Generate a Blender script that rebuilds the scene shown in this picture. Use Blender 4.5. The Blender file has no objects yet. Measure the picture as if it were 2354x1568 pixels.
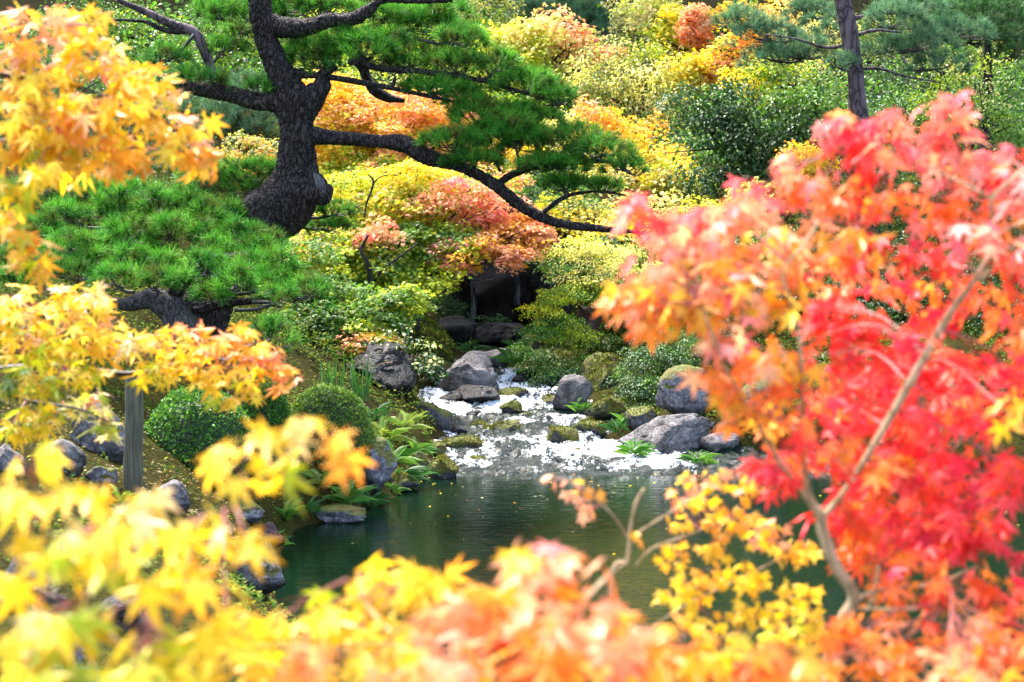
import bpy, bmesh, math, random
import numpy as np
from mathutils import Vector
rng = np.random.default_rng(7)
random.seed(7)
SC = bpy.context.scene
COL = SC.collection

# ------------------------------------------------------------------ camera, sky, sun, exposure
F_PX = 4719.0            # focal length in units of a 2353 px wide picture
CAM_H = 2.6
PITCH = math.atan(364 / F_PX)
cam = bpy.data.cameras.new('camera'); camo = bpy.data.objects.new('camera', cam); COL.objects.link(camo)
camo.location = (0, 0, CAM_H); camo.rotation_euler = (math.radians(90) - PITCH, 0, 0)
cam.sensor_width = 36; cam.lens = F_PX / 2353 * 36
cam.clip_start = 0.05; cam.clip_end = 900
cam.dof.use_dof = True; cam.dof.focus_distance = 17.5; cam.dof.aperture_fstop = 6.6; cam.dof.aperture_blades = 9
SC.camera = camo
SUN_EL, SUN_AZ = 60, 328     # azimuth the light comes from, clockwise from +Y
wd = bpy.data.worlds.new('World'); SC.world = wd; wd.use_nodes = True
wn = wd.node_tree.nodes; wl_ = wd.node_tree.links
sky = wn.new('ShaderNodeTexSky'); sky.sky_type = 'NISHITA'; sky.sun_disc = False
sky.sun_elevation = math.radians(SUN_EL); sky.sun_rotation = math.radians(SUN_AZ)
sky.dust_density = 3.0; sky.air_density = 1.0; sky.ozone_density = 0.6
wl_.new(sky.outputs[0], wn['Background'].inputs[0]); wn['Background'].inputs[1].default_value = 0.15
sl = bpy.data.lights.new('sun', 'SUN'); so = bpy.data.objects.new('sun', sl); COL.objects.link(so)
sl.energy = 2.6; sl.angle = math.radians(12); sl.color = (1.0, 0.94, 0.86)
_a, _e = math.radians(SUN_AZ), math.radians(SUN_EL)
sd = Vector((math.sin(_a) * math.cos(_e), math.cos(_a) * math.cos(_e), math.sin(_e)))
so.rotation_euler = sd.to_track_quat('Z', 'Y').to_euler(); so.location = (0, -5, 30)
SC.view_settings.view_transform = 'Standard'; SC.view_settings.look = 'None'
SC.view_settings.exposure = 2.55; SC.view_settings.gamma = 1; SC.view_settings.use_curve_mapping = False
SC.render.engine = 'CYCLES'
SC.cycles.use_denoising = True
SC.cycles.max_bounces = 6; SC.cycles.diffuse_bounces = 3; SC.cycles.glossy_bounces = 2
SC.cycles.transmission_bounces = 4; SC.cycles.transparent_max_bounces = 4
SC.cycles.caustics_reflective = False; SC.cycles.caustics_refractive = False

# ------------------------------------------------------------------ maths helpers
cP, sP = math.cos(PITCH), math.sin(PITCH)
def W(px, py, y):
    """world point on the sight line through (px, py) at world distance y"""
    a = (px - 1176.5) / F_PX; b = -(py - 784) / F_PX
    d = np.array([a, cP + b * sP, -sP + b * cP])
    return np.array([0, 0, CAM_H]) + d * (y / d[1])
def PX(y): return F_PX / y                       # picture units per metre at distance y
def h3(i, j, k, s):
    n = (i * 374761393 + j * 668265263 + k * 2147483647 + s * 974711) & 0xffffffff
    n = ((n ^ (n >> 13)) * 1274126177) & 0xffffffff
    n = ((n ^ (n >> 16)) * 2246822519) & 0xffffffff
    return ((n ^ (n >> 15)) & 0xffff) / 65535.0
def vnoise(p, s=0):
    p = np.asarray(p, float); f = np.floor(p); t = p - f; t = t * t * (3 - 2 * t)
    i, j, k = (f[..., a].astype(np.int64) for a in range(3)); r = 0
    for a in (0, 1):
        for b in (0, 1):
            for c in (0, 1):
                w = (t[..., 0] if a else 1 - t[..., 0]) * (t[..., 1] if b else 1 - t[..., 1]) * (t[..., 2] if c else 1 - t[..., 2])
                r = r + w * h3(i + a, j + b, k + c, s)
    return r * 2 - 1
def fbm(p, s=0, o=4):
    r = 0; a = 0.5
    for q in range(o):
        r = r + a * vnoise(np.asarray(p) * 2 ** q, s + q * 17); a *= 0.5
    return r
def sstep(a, b, x):
    t = np.clip((x - a) / (b - a), 0, 1); return t * t * (3 - 2 * t)
def worley(p, s=0):
    p = np.asarray(p, float); f = np.floor(p); b1 = np.full(len(p), 9.); b2 = b1.copy()
    for a in (-1, 0, 1):
        for b in (-1, 0, 1):
            for c in (-1, 0, 1):
                i, j, k = (f + [a, b, c]).astype(np.int64).T
                q = f + [a, b, c] + np.stack([h3(i, j, k, s), h3(i, j, k, s + 1), h3(i, j, k, s + 2)], -1)
                d = np.sqrt(np.sum((p - q) ** 2, 1)); b2 = np.minimum(b2, np.maximum(d, b1)); b1 = np.minimum(b1, d)
    return b1, b2
def unit(v):
    return v / (np.linalg.norm(v, axis=-1, keepdims=True) + 1e-9)

# ------------------------------------------------------------------ object helpers
def mesh_np(name, V, F, cols=None, smooth=False, attrs=None):
    V = np.asarray(V, np.float32); F = np.asarray(F, np.int32)
    me = bpy.data.meshes.new(name); k = F.shape[1]
    me.vertices.add(len(V)); me.vertices.foreach_set('co', V.ravel())
    me.loops.add(F.size); me.loops.foreach_set('vertex_index', F.ravel())
    me.polygons.add(len(F)); me.polygons.foreach_set('loop_start', np.arange(0, F.size, k, dtype=np.int32))
    me.polygons.foreach_set('use_smooth', np.full(len(F), smooth))
    if cols is not None:
        a = me.attributes.new('Col', 'FLOAT_COLOR', 'POINT')
        c = np.ones((len(V), 4), np.float32); c[:, :3] = cols; a.data.foreach_set('color', c.ravel())
    for n, v in (attrs or {}).items():
        a = me.attributes.new(n, 'FLOAT', 'POINT'); a.data.foreach_set('value', np.asarray(v, np.float32))
    me.update(); return me
def obj(name, me, mat, parent=None, kind=None, label=None):
    o = bpy.data.objects.new(name, me); COL.objects.link(o)
    if mat and not me.materials: me.materials.append(mat)
    if parent: o.parent = parent
    if kind: o['kind'] = kind
    if label: o['label'] = label
    return o
def tag(o, label, cat, group=None, kind=None):
    o['label'] = label; o['category'] = cat
    if group: o['group'] = group
    if kind: o['kind'] = kind
    return o
def thing(name, label, cat, loc, group=None):
    o = bpy.data.objects.new(name, None); COL.objects.link(o); o.location = [float(v) for v in loc]
    o.empty_display_size = 0.1
    return tag(o, label, cat, group)
def base(o): return np.array(o.location)

class Cloud:
    """collects transformed copies of small templates into one mesh"""
    def __init__(s): s.V = []; s.F = []; s.C = []; s.n = 0
    def raw(s, V, F, C):
        V = np.asarray(V); s.V.append(V); s.F.append(np.asarray(F) + s.n); s.n += len(V)
        C = np.asarray(C, float)
        s.C.append(np.broadcast_to(C, (len(V), 3)))
    def add(s, T, pos, R, sc, col, tipc=None):
        V, F, tip = T; n = len(pos)
        if n == 0: return
        P = np.einsum('nij,vj->nvi', R, V) * np.asarray(sc).reshape(-1, 1, 1) + pos[:, None, :]
        c = np.repeat(col[:, None, :], len(V), 1)
        if tipc is not None: c = c + (tipc[:, None, :] - c) * tip[None, :, None]
        s.V.append(P.reshape(-1, 3)); s.C.append(c.reshape(-1, 3))
        s.F.append((F[None] + (np.arange(n) * len(V))[:, None, None] + s.n).reshape(-1, 3)); s.n += n * len(V)
    def obj(s, name, mat, parent=None, kind=None, smooth=False, label=None):
        V = np.concatenate(s.V); V = V - (base(parent) if parent is not None else 0)
        F = [np.asarray(f) for f in s.F]
        F = np.concatenate([f if f.shape[1] == 3 else np.concatenate([f[:, :3], f[:, [0, 2, 3]]]) for f in F])
        return obj(name, mesh_np(name, V, F, np.concatenate(s.C), smooth), mat, parent, kind, label)

def catmull(P, n=6):
    P = np.asarray(P, float)
    if len(P) < 3: 
        t = np.linspace(0, 1, n + 1)[:, None]; return P[0] + (P[-1] - P[0]) * t
    Q = np.vstack([2 * P[0] - P[1], P, 2 * P[-1] - P[-2]]); out = []
    for i in range(1, len(Q) - 2):
        for t in np.arange(n) / n:
            a, b, c, d = Q[i - 1], Q[i], Q[i + 1], Q[i + 2]
            out.append(0.5 * (2 * b + (c - a) * t + (2 * a - 5 * b + 4 * c - d) * t * t + (3 * b - a - 3 * c + d) * t ** 3))
    out.append(Q[-2]); return np.array(out)
def tube(P, R, sides=8, n=6, cap=True, rough=0.0, seed=0, plates=0.0, psize=.05):
    """smooth tapered tube; P (k,3), R (k,) -> V, quads"""
    PR = catmull(np.column_stack([P, R]), n); P, R = PR[:, :3], np.maximum(PR[:, 3], 1e-4)
    T = unit(np.gradient(P, axis=0)); up = np.array([0, 0, 1.]) if abs(T[0][2]) < 0.9 else np.array([1., 0, 0])
    N = np.zeros_like(P); u = unit(np.cross(T[0], up))
    for i in range(len(P)):
        u = u - T[i] * np.dot(u, T[i]); u = u / (np.linalg.norm(u) + 1e-9); N[i] = u
    B = np.cross(T, N); a = np.arange(sides) / sides * 2 * math.pi
    D = N[:, None] * np.cos(a)[None, :, None] + B[:, None] * np.sin(a)[None, :, None]
    V = P[:, None] + D * R[:, None, None]
    if rough:
        q = V.reshape(-1, 3); lump = fbm(q * (0.35 / max(R.max(), .01)), seed, 3).reshape(len(P), sides)
        V = V + D * (R[:, None] * rough * lump * 2)[..., None]
    if plates:
        q = V.reshape(-1, 3); q = q + np.stack([fbm(q * 9, 5, 2), fbm(q * 9, 6, 2), fbm(q * 9, 7, 2)], -1) * .03
        d1, d2 = worley(q / psize * [1, 1, .42], seed); e = sstep(.02, .28, d2 - d1) * (.75 + .25 * np.sin(d1 * 40)) 
        V = V + D * (plates * (e.reshape(len(P), sides) - .7))[..., None]
    V = V.reshape(-1, 3); m = len(P)
    i = np.arange(m - 1)[:, None] * sides; j = np.arange(sides)[None]; j2 = (j + 1) % sides
    F = np.stack([i + j, i + j2, i + sides + j2, i + sides + j], -1).reshape(-1, 4)
    if cap:
        V = np.vstack([V, P[0], P[-1]]); c0, c1 = len(V) - 2, len(V) - 1; j = np.arange(sides); j2 = (j + 1) % sides; e = (m - 1) * sides
        F = np.vstack([F, np.stack([np.full(sides, c0), j2, j, np.full(sides, c0)], -1), np.stack([np.full(sides, c1), e + j, e + j2, np.full(sides, c1)], -1)])
    return V, F
def tris(F):
    F = np.asarray(F)
    if F.shape[1] == 3: return F
    a = F[:, :3]; b = F[:, [0, 2, 3]]; deg = (F[:, 3] == F[:, 0])
    return np.concatenate([a, b[~deg]])
def tube_obj(name, P, R, mat, parent, sides=10, n=6, rough=0.0, seed=0, kind=None, label=None, plates=0.0, psize=.05):
    V, F = tube(P, R, sides, n, True, rough, seed, plates, psize)
    return obj(name, mesh_np(name, V - base(parent), tris(F), smooth=True), mat, parent, kind, label)

# ------------------------------------------------------------------ materials
class NT:
    def __init__(s, name, spec=None):
        s.spec = spec; s.m = bpy.data.materials.new(name); s.m.use_nodes = True; s.t = s.m.node_tree; s.t.nodes.clear()
        s.out = s.n('OutputMaterial')
    def n(s, typ, **kw):
        nd = s.t.nodes.new('ShaderNode' + typ)
        for k, v in kw.items():
            if k.startswith('_'): setattr(nd, k[1:], v)
            else:
                key = k.replace('__', ' ')
                s.put(nd.inputs[int(key[1:])] if key[0] == 'i' and key[1:].isdigit() else nd.inputs[key], v)
        return nd
    def put(s, sock, v):
        if hasattr(v, 'is_output'): s.t.links.new(v, sock)
        elif hasattr(v, 'outputs'): s.t.links.new(v.outputs[0], sock)
        else:
            if isinstance(v, (tuple, list)) and len(v) == 3 and sock.type == 'RGBA': v = (*v, 1)
            sock.default_value = v
    def ramp(s, fac, stops):
        r = s.n('ValToRGB', i0=fac); e = r.color_ramp.elements
        while len(e) < len(stops): e.new(0.5)
        for el, (p, c) in zip(e, stops):
            el.position = p; el.color = (*c, 1) if isinstance(c, (tuple, list)) else (c, c, c, 1)
        return r
    def mix(s, f, a, b, mode='MIX'):
        m = s.n('Mix', _data_type='RGBA', _blend_type=mode); s.put(m.inputs[0], f); s.put(m.inputs[6], a); s.put(m.inputs[7], b)
        return m.outputs[2]
    def math(s, op, a, b=0.5, clamp=False):
        m = s.n('Math', _operation=op, _use_clamp=clamp); s.put(m.inputs[0], a); s.put(m.inputs[1], b); return m.outputs[0]
    def noise(s, scale, vec=None, detail=4, rough=0.55):
        k = s.n('TexNoise', Scale=scale, Detail=detail, Roughness=rough)
        if vec is not None: s.put(k.inputs['Vector'], vec)
        return k.outputs[0]
    def bump(s, h, strength=0.5, dist=0.02, normal=None):
        b = s.n('Bump', Height=h, Strength=strength, Distance=dist)
        if normal is not None: s.put(b.inputs['Normal'], normal)
        return b.outputs[0]
    def end(s, sh):
        for nd in s.t.nodes:
            if nd.type == 'BSDF_PRINCIPLED' and s.spec is not None: nd.inputs['Specular IOR Level'].default_value = s.spec
        s.t.links.new(sh.outputs[0], s.out.inputs[0]); return s.m
def leaf_mat(name, use_obj=False, trans=0.4, rough=0.45, spec=0.35, tscale=1.15):
    t = NT(name)
    if use_obj:
        oi = t.n('ObjectInfo'); tip = t.n('Attribute', _attribute_name='Col')
        c = t.mix(tip.outputs['Fac'], oi.outputs['Color'], t.mix(1.0, oi.outputs['Color'], (1.0, 0.68, 0.7, 1), 'MULTIPLY'))
    else:
        c = t.n('Attribute', _attribute_name='Col').outputs['Color']
    geo = t.n('NewGeometry')
    v = t.noise(60, t.n('TexCoord').outputs['Object'], 2)
    c = t.mix(1.0, c, t.ramp(v, [(0.3, 0.86), (0.7, 1.08)]).outputs[0], 'MULTIPLY')
    p = t.n('BsdfPrincipled', Base__Color=c, Roughness=rough); p.inputs['Specular IOR Level'].default_value = spec
    tr = t.n('BsdfTranslucent', Color=t.mix(1.0, c, (tscale, tscale, tscale * 0.8, 1), 'MULTIPLY'))
    return t.end(t.n('MixShader', i0=trans, i1=p, i2=tr))
M_LEAF = leaf_mat('leaf_blend'); M_LEAFO = leaf_mat('maple_leaf_single', True)
M_NEEDLE = leaf_mat('pine_needles', trans=0.25, rough=0.55, spec=0.15)
M_WAXY = leaf_mat('waxy_leaves', trans=0.22, rough=0.45, spec=0.28)
def bark_mat(name, dark, mid, hi, scale=14, strength=0.9, dist=0.03):
    t = NT(name, 0.18); tc = t.n('TexCoord').outputs['Object']
    mp = t.n('Mapping', Vector=tc); mp.inputs['Scale'].default_value = (1, 1, 0.38)
    nw = t.n('TexNoise', Vector=mp, Scale=6.0, Detail=3)
    wv = t.mix(0.25, mp.outputs[0], nw.outputs['Color'])
    vo = t.n('TexVoronoi', _feature='DISTANCE_TO_EDGE', Vector=wv, Scale=scale)
    vc = t.n('TexVoronoi', Vector=wv, Scale=scale)
    fine = t.noise(90, tc, 5, 0.65)
    cr = t.ramp(vo.outputs[0], [(0.0, 0.0), (0.12, 0.55), (0.4, 1.0)])
    c = t.mix(cr.outputs[0], dark, t.mix(fine, mid, hi))
    hgt = t.math('ADD', t.math('MULTIPLY', cr.outputs[0], 0.8), t.math('MULTIPLY', fine, 0.35))
    return t.end(t.n('BsdfPrincipled', Base__Color=c, Roughness=0.75, Normal=t.bump(hgt, strength, dist)))
M_PBARK = bark_mat('pine_bark', (0.003, 0.0025, 0.0025), (0.024, 0.018, 0.016), (0.11, 0.085, 0.078), 34)
M_BARK = bark_mat('dark_bark', (0.008, 0.007, 0.006), (0.026, 0.021, 0.018), (0.07, 0.06, 0.05), 30, 0.6, 0.01)
M_PURPLE = bark_mat('red_pine_bark', (0.02, 0.013, 0.014), (0.085, 0.058, 0.066), (0.17, 0.12, 0.13), 12, 0.8, 0.02)
M_GREYW = bark_mat('grey_wood', (0.015, 0.013, 0.014), (0.07, 0.062, 0.066), (0.18, 0.165, 0.17), 55, 0.6, 0.01)
M_CREAM = bark_mat('pale_maple_bark', (0.26, 0.17, 0.08), (0.50, 0.34, 0.17), (0.70, 0.54, 0.34), 40, 0.3, 0.003)
def plain(name, c, rough=0.6, nz=40, amt=0.25):
    t = NT(name); n = t.noise(nz, t.n('TexCoord').outputs['Object'], 4)
    cc = t.mix(n, tuple(x * (1 - amt) for x in c), tuple(min(1, x * (1 + amt)) for x in c))
    return t.end(t.n('BsdfPrincipled', Base__Color=cc, Roughness=rough, Normal=t.bump(n, 0.3, 0.005)))
M_TWIG = plain('dark_twig', (0.016, 0.012, 0.010)); M_RTWIG = plain('red_twig', (0.28, 0.05, 0.035), 0.4)
M_GCORE = plain('shrub_core', (0.012, 0.025, 0.008))
def rock_mat(name, a, b, moss=0.0, mosscol=((0.045, 0.06, 0.008), (0.15, 0.155, 0.015)), speck=0.5, rough=0.62):
    t = NT(name, 0.22); tc = t.n('TexCoord').outputs['Object']
    n1 = t.noise(3.0, tc, 6, 0.6); n2 = t.noise(38, tc, 5, 0.7); n3 = t.noise(140, tc, 3, 0.6)
    c = t.mix(t.ramp(n1, [(0.35, 0.0), (0.65, 1.0)]).outputs[0], a, b)
    c = t.mix(t.math('MULTIPLY', t.ramp(n2, [(0.5, 0.0), (0.68, 1.0)]).outputs[0], speck), c, tuple(min(1, x * 2.6 + 0.05) for x in b))
    c = t.mix(t.ramp(n3, [(0.36, 0.75), (0.5, 0.0)]).outputs[0], c, tuple(x * 0.35 for x in a))
    mn = t.noise(70, tc, 4, 0.7)
    ck = t.n('TexVoronoi', _feature='DISTANCE_TO_EDGE', Vector=t.mix(0.3, tc, t.n('TexNoise', Vector=tc, Scale=3.0).outputs['Color']), Scale=4.5)
    ckr = t.ramp(ck.outputs[0], [(0.0, 0.0), (0.035, 1.0)]).outputs[0]
    c = t.mix(t.math('MULTIPLY', t.math('SUBTRACT', 1.0, ckr), 0.45), c, tuple(x * 0.2 for x in a))
    c = t.mix(t.ramp(t.noise(7, tc, 6, 0.7), [(0.42, 0.65), (0.6, 0.0)]).outputs[0], c, tuple(x * 0.5 for x in a))
    hgt = t.math('ADD', t.math('MULTIPLY', n2, 0.7), t.math('MULTIPLY', n3, 0.3))
    hgt = t.math('ADD', hgt, t.math('MULTIPLY', ckr, 0.25))
    if moss > 0:
        nz = t.n('SeparateXYZ', Vector=t.n('NewGeometry').outputs['Normal']).outputs[2]
        m0 = t.math('ADD', t.math('MULTIPLY', nz, 0.5), t.math('MULTIPLY', t.noise(7, tc, 6, 0.75), 1.5))
        msk = t.ramp(m0, [(max(0, min(0.9, 1.22 - moss * 0.42)), 0.0), (min(1, 1.42 - moss * 0.42), 1.0)]).outputs[0]
        mc = t.mix(t.ramp(mn, [(0.3, 0.0), (0.7, 1.0)]).outputs[0], mosscol[0], mosscol[1])
        mc = t.mix(t.ramp(t.noise(9, tc, 3), [(0.5, 0.0), (0.7, 0.8)]).outputs[0], mc, (0.12, 0.075, 0.02))
        c = t.mix(msk, c, mc)
    gz = t.n('SeparateXYZ', Vector=t.n('TexCoord').outputs['Generated']).outputs[2]
    wet = t.ramp(t.math('ADD', gz, t.math('MULTIPLY', t.noise(12, tc, 3), 0.12)), [(0.34, 0.72), (0.42, 0.0)]).outputs[0]
    c = t.mix(wet, c, (0.006, 0.006, 0.005))
    return t.end(t.n('BsdfPrincipled', Base__Color=c, Roughness=rough, Normal=t.bump(hgt, 1.0, 0.03)))
M_ROCK = rock_mat('grey_rock', (0.07, 0.062, 0.062), (0.27, 0.24, 0.235))
M_ROCKL = rock_mat('pale_lichened_rock', (0.13, 0.12, 0.13), (0.34, 0.32, 0.34), 0.35, speck=0.8)
M_ROCKM = rock_mat('half_mossy_rock', (0.045, 0.042, 0.046), (0.16, 0.15, 0.16), 0.85)
M_MOSSY = rock_mat('mossy_rock', (0.03, 0.028, 0.028), (0.11, 0.10, 0.10), 1.25)
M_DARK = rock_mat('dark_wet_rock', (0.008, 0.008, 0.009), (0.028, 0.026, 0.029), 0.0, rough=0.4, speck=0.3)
M_RED = rock_mat('reddish_rock', (0.07, 0.035, 0.035), (0.20, 0.11, 0.11))
def ground_mat():
    t = NT('moss_and_soil', 0.02); tc = t.n('TexCoord').outputs['Object']
    n1 = t.noise(0.9, tc, 5); n2 = t.noise(24, tc, 5, 0.7); n3 = t.noise(90, tc, 3)
    c = t.mix(t.ramp(n1, [(0.38, 0.0), (0.62, 1.0)]).outputs[0], (0.028, 0.026, 0.006), (0.055, 0.062, 0.008))
    c = t.mix(t.ramp(n2, [(0.35, 0.0), (0.7, 1.0)]).outputs[0], tuple([0.014, 0.010, 0.005]), c)
    c = t.mix(t.ramp(n3, [(0.55, 0.0), (0.7, 0.8)]).outputs[0], c, (0.09, 0.07, 0.015))
    return t.end(t.n('BsdfPrincipled', Base__Color=c, Roughness=0.9, Normal=t.bump(t.math('ADD', n2, n3), 0.8, 0.03)))
M_GROUND = ground_mat()
def water_mat():
    t = NT('pond_water'); tc = t.n('TexCoord').outputs['Object']
    mp = t.n('Mapping', Vector=tc); mp.inputs['Scale'].default_value = (0.55, 1.9, 1)
    a = t.noise(7, mp, 3, 0.5); b = t.noise(26, mp, 2, 0.5)
    hgt = t.math('ADD', a, t.math('MULTIPLY', b, 0.3))
    p = t.n('BsdfPrincipled', Base__Color=(0.002, 0.008, 0.004, 1), Roughness=0.02, Normal=t.bump(hgt, 0.12, 0.03)); p.inputs['IOR'].default_value = 1.12
    return t.end(p)
M_WATER = water_mat()
def stream_mat():
    t = NT('stream_water'); tc = t.n('TexCoord').outputs['Object']
    mp = t.n('Mapping', Vector=tc); mp.inputs['Scale'].default_value = (0.9, 0.6, 1)
    a = t.noise(7, mp, 6, 0.7); b = t.noise(30, mp, 5, 0.8)
    fo = t.n('Attribute', _attribute_name='foam').outputs['Fac']
    msk = t.ramp(t.math('ADD', t.math('MULTIPLY', b, 1.0), t.math('ADD', t.math('MULTIPLY', a, 1.1), t.math('SUBTRACT', t.math('MULTIPLY', fo, 0.55), 0.82))), [(0.56, 0.0), (0.67, 1.0)]).outputs[0]
    nrm = t.bump(t.math('ADD', a, t.math('MULTIPLY', b, 0.4)), 0.9, 0.05)
    w = t.n('BsdfPrincipled', Base__Color=(0.004, 0.012, 0.008, 1), Roughness=0.06, Normal=nrm); w.inputs['IOR'].default_value = 1.2
    f = t.n('BsdfPrincipled', Base__Color=(0.60, 0.62, 0.64, 1), Roughness=0.35, Normal=nrm)
    return t.end(t.n('MixShader', i0=msk, i1=w, i2=f))
M_STREAM = stream_mat()
def fall_mat():
    t = NT('falling_water'); tc = t.n('TexCoord').outputs['Object']
    mp = t.n('Mapping', Vector=tc); mp.inputs['Scale'].default_value = (1, 1, 0.06)
    a = t.ramp(t.noise(40, mp, 4, 0.6), [(0.42, 0.0), (0.6, 1.0)]).outputs[0]
    w = t.n('BsdfPrincipled', Base__Color=(0.03, 0.035, 0.04, 1), Roughness=0.1)
    f = t.n('BsdfPrincipled', Base__Color=(0.06, 0.065, 0.075, 1), Roughness=0.4)
    return t.end(t.n('MixShader', i0=a, i1=w, i2=f))
M_FALL = fall_mat()
def post_mat():
    t = NT('weathered_post_wood'); tc = t.n('TexCoord').outputs['Object']
    mp = t.n('Mapping', Vector=tc); mp.inputs['Scale'].default_value = (1, 1, 0.05)
    g = t.noise(90, mp, 5, 0.7); n = t.noise(6, tc, 4)
    c = t.mix(t.ramp(g, [(0.35, 0.0), (0.65, 1.0)]).outputs[0], (0.025, 0.022, 0.014), (0.16, 0.135, 0.09))
    c = t.mix(t.math('MULTIPLY', n, 0.5), c, (0.09, 0.10, 0.05))
    return t.end(t.n('BsdfPrincipled', Base__Color=c, Roughness=0.85, Normal=t.bump(g, 0.8, 0.008)))
M_POST = post_mat()

# ------------------------------------------------------------------ leaf templates: y to the tip, z the upper face
def maple_leaf(lobes=7, notch=0.34, wide=9.5, droop=0.25, fold=0.06, seed=0, spread=125):
    r = random.Random(seed); V = [(0, 0, 0)]; tip = [0.0]; F = []
    ang = np.linspace(-spread, spread, lobes)
    L = [1 - 0.62 * (abs(a) / 130) ** 1.7 for a in ang]
    L = [l * r.uniform(0.9, 1.05) for l in L]
    def P(a, d, z=0.0):
        a = math.radians(a); q = d * d * droop
        V.append((d * math.sin(a), d * math.cos(a), z - q)); return len(V) - 1
    prev = None
    step = ang[1] - ang[0]
    nts = []
    for i in range(lobes + 1):
        a = ang[0] - step * .45 if i == 0 else ang[-1] + step * .45 if i == lobes else (ang[i - 1] + ang[i]) / 2
        nts.append(P(a, 0.12 if i in (0, lobes) else notch * min(L[i - 1], L[min(i, lobes - 1)]) * r.uniform(.9, 1.1), -fold * .6)); tip.append(0.1)
    for i, a in enumerate(ang):
        w = wide * (0.8 + 0.2 * L[i])
        sl = P(a - w, L[i] * .60, -fold); tip.append(.35)
        sr = P(a + w, L[i] * .60, -fold); tip.append(.35)
        tp = P(a + r.uniform(-4, 4), L[i], 0); tip.append(1.0)
        F += [(0, sl, nts[i]), (0, tp, sl), (0, sr, tp), (0, nts[i + 1], sr)]
    return np.array(V), np.array(F), np.array(tip)
NEAR = [maple_leaf(7, .36, 10, .12, .05, 1), maple_leaf(7, .33, 9, .35, .08, 2), maple_leaf(7, .38, 11, .5, .04, 3), maple_leaf(5, .36, 12, .25, .08, 4, 100), maple_leaf(7, .32, 9.5, -.1, .1, 5)]
ROUNDISH = [maple_leaf(5, .62, 19, .2, .06, 6, 95), maple_leaf(5, .6, 20, .5, .1, 7, 95)]
def star(n=5, notch=.38, droop=.3):
    V = [(0, 0, 0)]; tip = [0.]; F = []; A = np.linspace(-110, 110, n)
    for i in range(n + 1):
        a = math.radians(A[0] - 28 if i == 0 else A[-1] + 28 if i == n else (A[i - 1] + A[i]) / 2); V.append((notch * math.sin(a), notch * math.cos(a), -.03)); tip.append(.2)
    for i, a in enumerate(A):
        a = math.radians(a); l = 1 - .35 * abs(a) / 2; V.append((l * math.sin(a), l * math.cos(a), -droop * l * l)); tip.append(1.)
        F += [(0, n + 2 + i, 1 + i), (0, 2 + i, n + 2 + i)]
    return np.array(V), np.array(F), np.array(tip)
STAR = star()
def oval(w=.3, fold=.12, bend=.2):
    V = np.array([(0, 0, 0), (-w, .45, fold), (w, .45, fold), (0, 1, -bend), (0, .45, 0)])
    return V, np.array([(0, 4, 1), (1, 4, 3), (0, 2, 4), (4, 2, 3)]), np.array([0, .4, .4, 1, .2])
OVAL = oval(); OVALW = oval(.42, .1, .1)
DIAM = (np.array([(0, 0, 0), (-.38, .5, .06), (.38, .5, .06), (0, 1, -.1)]), np.array([(0, 2, 1), (1, 2, 3)]), np.array([0, .4, .4, 1.]))

def frames(tipdir, nrm):
    y = unit(tipdir); z = unit(nrm - y * np.sum(nrm * y, -1, keepdims=True)); x = np.cross(y, z)
    return np.stack([x, y, z], -1)
def droop_frames(n, lo=5, hi=65, az=None, tilt=0.35):
    th = rng.uniform(0, 2 * math.pi, n) if az is None else az
    ph = np.radians(rng.uniform(lo, hi, n))
    t = np.stack([np.cos(th) * np.cos(ph), np.sin(th) * np.cos(ph), -np.sin(ph)], -1)
    return frames(t, np.array([0, 0, 1.]) + rng.normal(0, tilt, (n, 3)))
def pal(cols, n, w=None, jit=0.12):
    cols = np.array(cols, float); i = rng.choice(len(cols), n, p=None if w is None else np.array(w) / sum(w))
    c = cols[i] * (1 + rng.normal(0, jit, (n, 1))) * (1 + rng.normal(0, jit * .4, (n, 3)))
    return np.clip(c, 0.002, 0.92)

# ------------------------------------------------------------------ terrain
YK = np.array([4, 7.0, 9.0, 11, 12.9, 14.8, 15.4, 15.9, 17.3, 18.3, 18.8, 19.3, 20.2, 21.7, 22.5, 24.0, 26.5])
XL = np.array([1.0, 0.6, -0.6, -1.2, -1.50, -1.75, -1.6, -1.25, -0.95, -0.80, -0.75, -0.75, -0.75, -1.05, -0.60, -0.70, -0.7])
XR = np.array([1.1, 3.5, 7.0, 8, 8, 8, 8, 8, 7.0, 5.0, 3.2, 1.05, 0.85, 0.70, 0.62, 0.55, 0.5])
def wlev(y):
    y = np.asarray(y, float)
    z = np.interp(y, [18.3, 18.42, 18.9, 19.0, 19.6, 19.72, 20.3, 20.4, 21.0, 21.12, 21.5, 21.62, 22.3, 22.45, 25], [0, .05, .06, .11, .12, .19, .20, .245, .255, .32, .335, .40, .415, .52, .78])
    return z
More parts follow.
